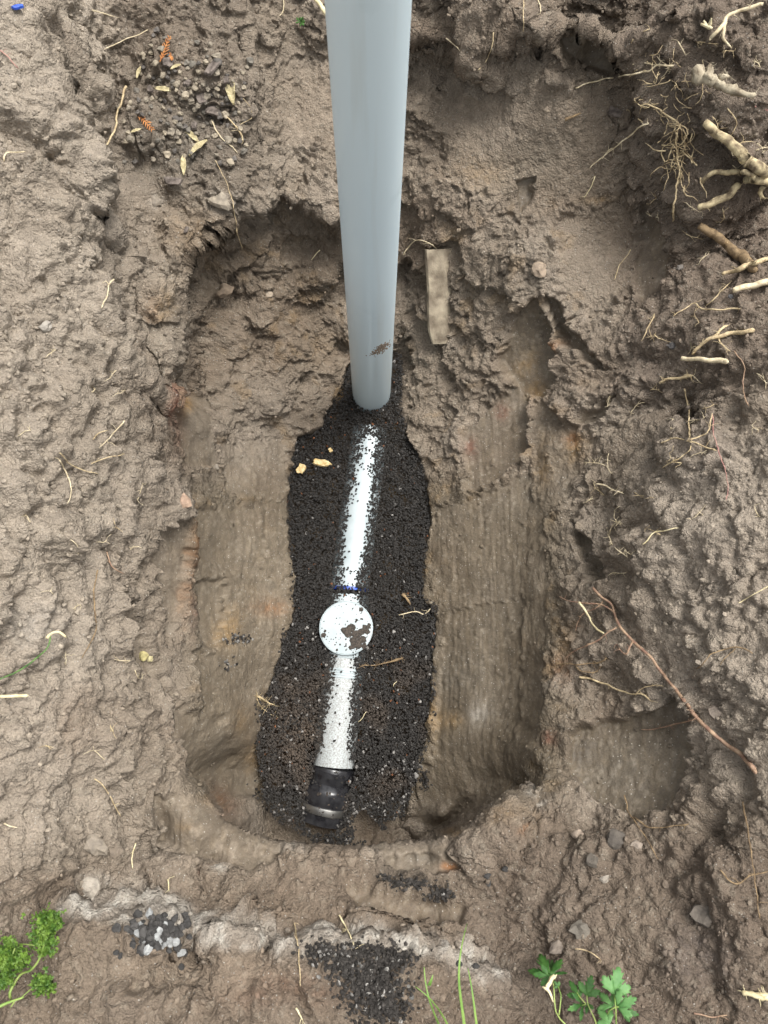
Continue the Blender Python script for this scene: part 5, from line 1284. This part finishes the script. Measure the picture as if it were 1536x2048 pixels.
parsley((1205, 2090), 'bright green flat leaved parsley at the bottom right', [([(1228, 2100, .01), (1232, 2050, .07), (1231, 2012, .09), (1228, 1986, .10)], .0016, .001), ([(1231, 2014, .09), (1220, 2020, .088), (1214, 2030, .085)], .001, .0008), ([(1231, 2014, .09), (1238, 2014, .09)], .001, .0008)],
    [(1228, 1988, .10, 1239, 1934, .115, 62, M_LEAFB), (1226, 2012, .09, 1196, 1982, .10, 40, M_LEAFB), (1234, 2014, .09, 1272, 1996, .10, 46, M_LEAFB), (1220, 2046, .08, 1193, 2014, .09, 40, M_LEAFB), (1246, 2020, .07, 1278, 2030, .07, 30, M_LEAFG)])
parsley((1195, 2080), 'darker flat leaved parsley left of the bright one', [([(1202, 2090, .01), (1190, 2040, .04), (1176, 2010, .055), (1174, 1990, .06)], .0015, .001), ([(1172, 2008, .055), (1158, 1992, .05), (1150, 1978, .05)], .001, .0008), ([(1172, 2008, .055), (1160, 2012, .045)], .001, .0008)],
    [(1174, 1992, .06, 1184, 1950, .07, 42, M_LEAFG), (1160, 1994, .05, 1138, 1960, .055, 34, M_LEAFG), (1166, 2008, .05, 1138, 2020, .05, 30, M_LEAFG), (1176, 2006, .05, 1172, 2026, .05, 20, M_LEAFG)])
parsley((1130, 2075), 'dark parsley leaf with a withered tip beside the cracked ledge', [([(1150, 2080, .01), (1130, 2048, .03), (1112, 2024, .04), (1106, 1960, .045), (1098, 1950, .045)], .0014, .001), ([(1118, 2030, .04), (1122, 1990, .04), (1116, 1972, .045)], .0012, .0008)],
    [(1100, 1952, .045, 1078, 1902, .05, 52, M_LEAFG), (1098, 1952, .045, 1064, 1948, .045, 32, M_LEAFG), (1102, 1948, .045, 1106, 1914, .04, 24, M_LEAFG), (1118, 1974, .045, 1108, 1962, .05, 16, M_LEAFG)])
strands('withered_leaf', [([(1108, 1952, .05), (1100, 1966, .055), (1094, 1978, .055), (1100, 1990, .05), (1106, 2004, .045)], .003, .0012), ([(1106, 1956, .05), (1114, 1950, .05)], .0026, .001), ([(1094, 1978, .055), (1086, 1974, .05)], .003, .0015)], M_ROOT['straw'], 'withered tan parsley tip hanging by the dark leaf', cat='leaf', rough=.5)

def frill(name, parent, cpts, org_, rpx, count, mat):
    """curled parsley frond: many small crimped flakes round a stalk"""
    V, Fc = [], []
    for _ in range(count):
        x, y, l = random.choice(cpts); x += random.gauss(0, rpx * .42); y += random.gauss(0, rpx * .42)
        c = at_lift(x, y, max(.005, l + random.gauss(0, .008))) - org_; r = random.uniform(.0022, .0046)
        n1_ = np.array([random.gauss(0, 1) for _ in range(3)]); n1_ /= np.linalg.norm(n1_); u = np.cross(n1_, [.3, .5, .8]); u /= np.linalg.norm(u); w = np.cross(n1_, u); k0 = len(V)
        V.append(c)
        for k in range(7):
            a = k / 6 * 4.6; rr_ = r * (1 + .35 * (k % 2)); V.append(c + u * math.cos(a) * rr_ + w * math.sin(a) * rr_ + n1_ * r * (.5 if k % 2 else -.25))
        for k in range(6): Fc.append((k0, k0 + k + 1, k0 + k + 2))
    o = mesh_obj(name, V, Fc, mat, parent, smooth=False); o['kind'] = 'stuff'
    return o
def curly(root, label, stems, fronds):
    org_ = hit(*root); e = empty('parsley_plant', org_, label, 'plant', 'parsley seedlings')
    for q, r0, r1, mt in stems: stem(e, org_, q, r0, r1, mt)
    for cpts, rpx, cnt in fronds: frill('leaf', e, cpts, org_, rpx, cnt, M_CURLY)
    return e
curly((22, 2000), 'curly parsley with a bent pale stalk at the bottom left', [([(22, 1998, .01), (20, 1984, .02), (40, 1950, .03), (62, 1940, .04), (80, 1915, .05), (90, 1880, .06), (94, 1845, .065)], .0022, .0012, M_STEM), ([(84, 1895, .05), (64, 1890, .05), (44, 1888, .045)], .001, .0008, M_STEM)],
    [([(94, 1840, .065), (84, 1845, .06), (104, 1842, .06), (94, 1852, .06)], 24, 260), ([(88, 1876, .055), (78, 1884, .055), (96, 1880, .055), (92, 1900, .05), (76, 1868, .05)], 22, 230)])
curly((-10, 1960), 'curly parsley clump cut by the left edge', [([(-20, 2000, .02), (0, 1950, .04), (20, 1920, .05), (30, 1896, .055)], .002, .0012, M_STEM), ([(-6, 1968, .04), (10, 1955, .045)], .0012, .0008, M_STEM)],
    [([(14, 1895, .05), (30, 1905, .05), (4, 1910, .05), (36, 1918, .045), (16, 1922, .045)], 26, 330), ([(6, 1960, .04), (-4, 1968, .04), (14, 1954, .04)], 18, 130)])
curly((60, 1990), 'small frilled parsley tuft below the bent stalk', [([(40, 1998, .005), (60, 1980, .015), (84, 1966, .025)], .001, .0008, M_STEM)], [([(88, 1960, .025), (80, 1970, .025), (94, 1972, .02)], 20, 190)])
strands('parsley_stalk', [([(-12, 2018, .03), (14, 2006, .03), (32, 2000, .03), (48, 1994, .03)], .0022, .0016), ([(30, 2001, .03), (20, 2016, .028)], .0014, .001)], M_STEM, 'yellow green parsley stalk lying at the bottom left edge', cat='plant', jitter=.3)
def blade(name, pix, w, label, group):
    pts = catmull([at_lift(*q) for q in pix], .006); org_ = pts[0]; V, Fc = [], []; n_ = len(pts)
    for i, q in enumerate(pts):
        t = i / (n_ - 1); ww = w * (1 - t) ** .6 + .0003; q = q - org_
        V += [q + np.array([-ww, 0, 0]), q + np.array([0, 0, -ww * .5]), q + np.array([ww, 0, 0])]
    for i in range(n_ - 1):
        for j in range(2): Fc.append((i * 3 + j, i * 3 + j + 1, i * 3 + j + 4, i * 3 + j + 3))
    o = mesh_obj(name, V, Fc, M_GRASS); o.location = org_
    md = o.modifiers.new('thick', 'SOLIDIFY'); md.thickness = .0005
    return tag(o, label, 'grass', group)
GG = 'grass blades at the bottom edge'
blade('grass_blade', [(936, 2100, .01), (926, 2030, .05), (918, 1960, .08), (922, 1900, .10), (934, 1846, .11)], .0022, 'tallest pale green grass blade at the bottom middle', GG)
blade('grass_blade', [(960, 2100, .01), (952, 2040, .04), (944, 1980, .06), (936, 1936, .07)], .0018, 'dark grass blade right of the tallest one', GG)
blade('grass_blade', [(912, 2090, .01), (890, 2040, .04), (862, 2000, .06), (830, 1972, .06)], .0016, 'leaning pale grass blade left of the tallest one', GG)
blade('grass_blade', [(886, 2070, .01), (862, 2010, .05), (852, 1970, .06), (848, 1934, .07)], .0014, 'thin upright grass blade on the far left of the four', GG)
blade('grass_blade', [(858, 1972, .06), (862, 1962, .065), (866, 1950, .07)], .0024, 'yellow green leaf tip on the thin grass blade', GG)
V = []
o_ = hit(600, 42, .01); e = empty('seedling', o_, 'tiny green seedling left of the pipe at the top', 'plant')
for a, b_ in (((600, 44), (592, 34)), ((602, 44), (606, 34)), ((602, 44), (608, 50))):
    lobed_leaf('leaf', hit(*a, .012) - o_, hit(*b_, .018) - o_, .012, M_LEAFG, e, (0, -.6, .8))
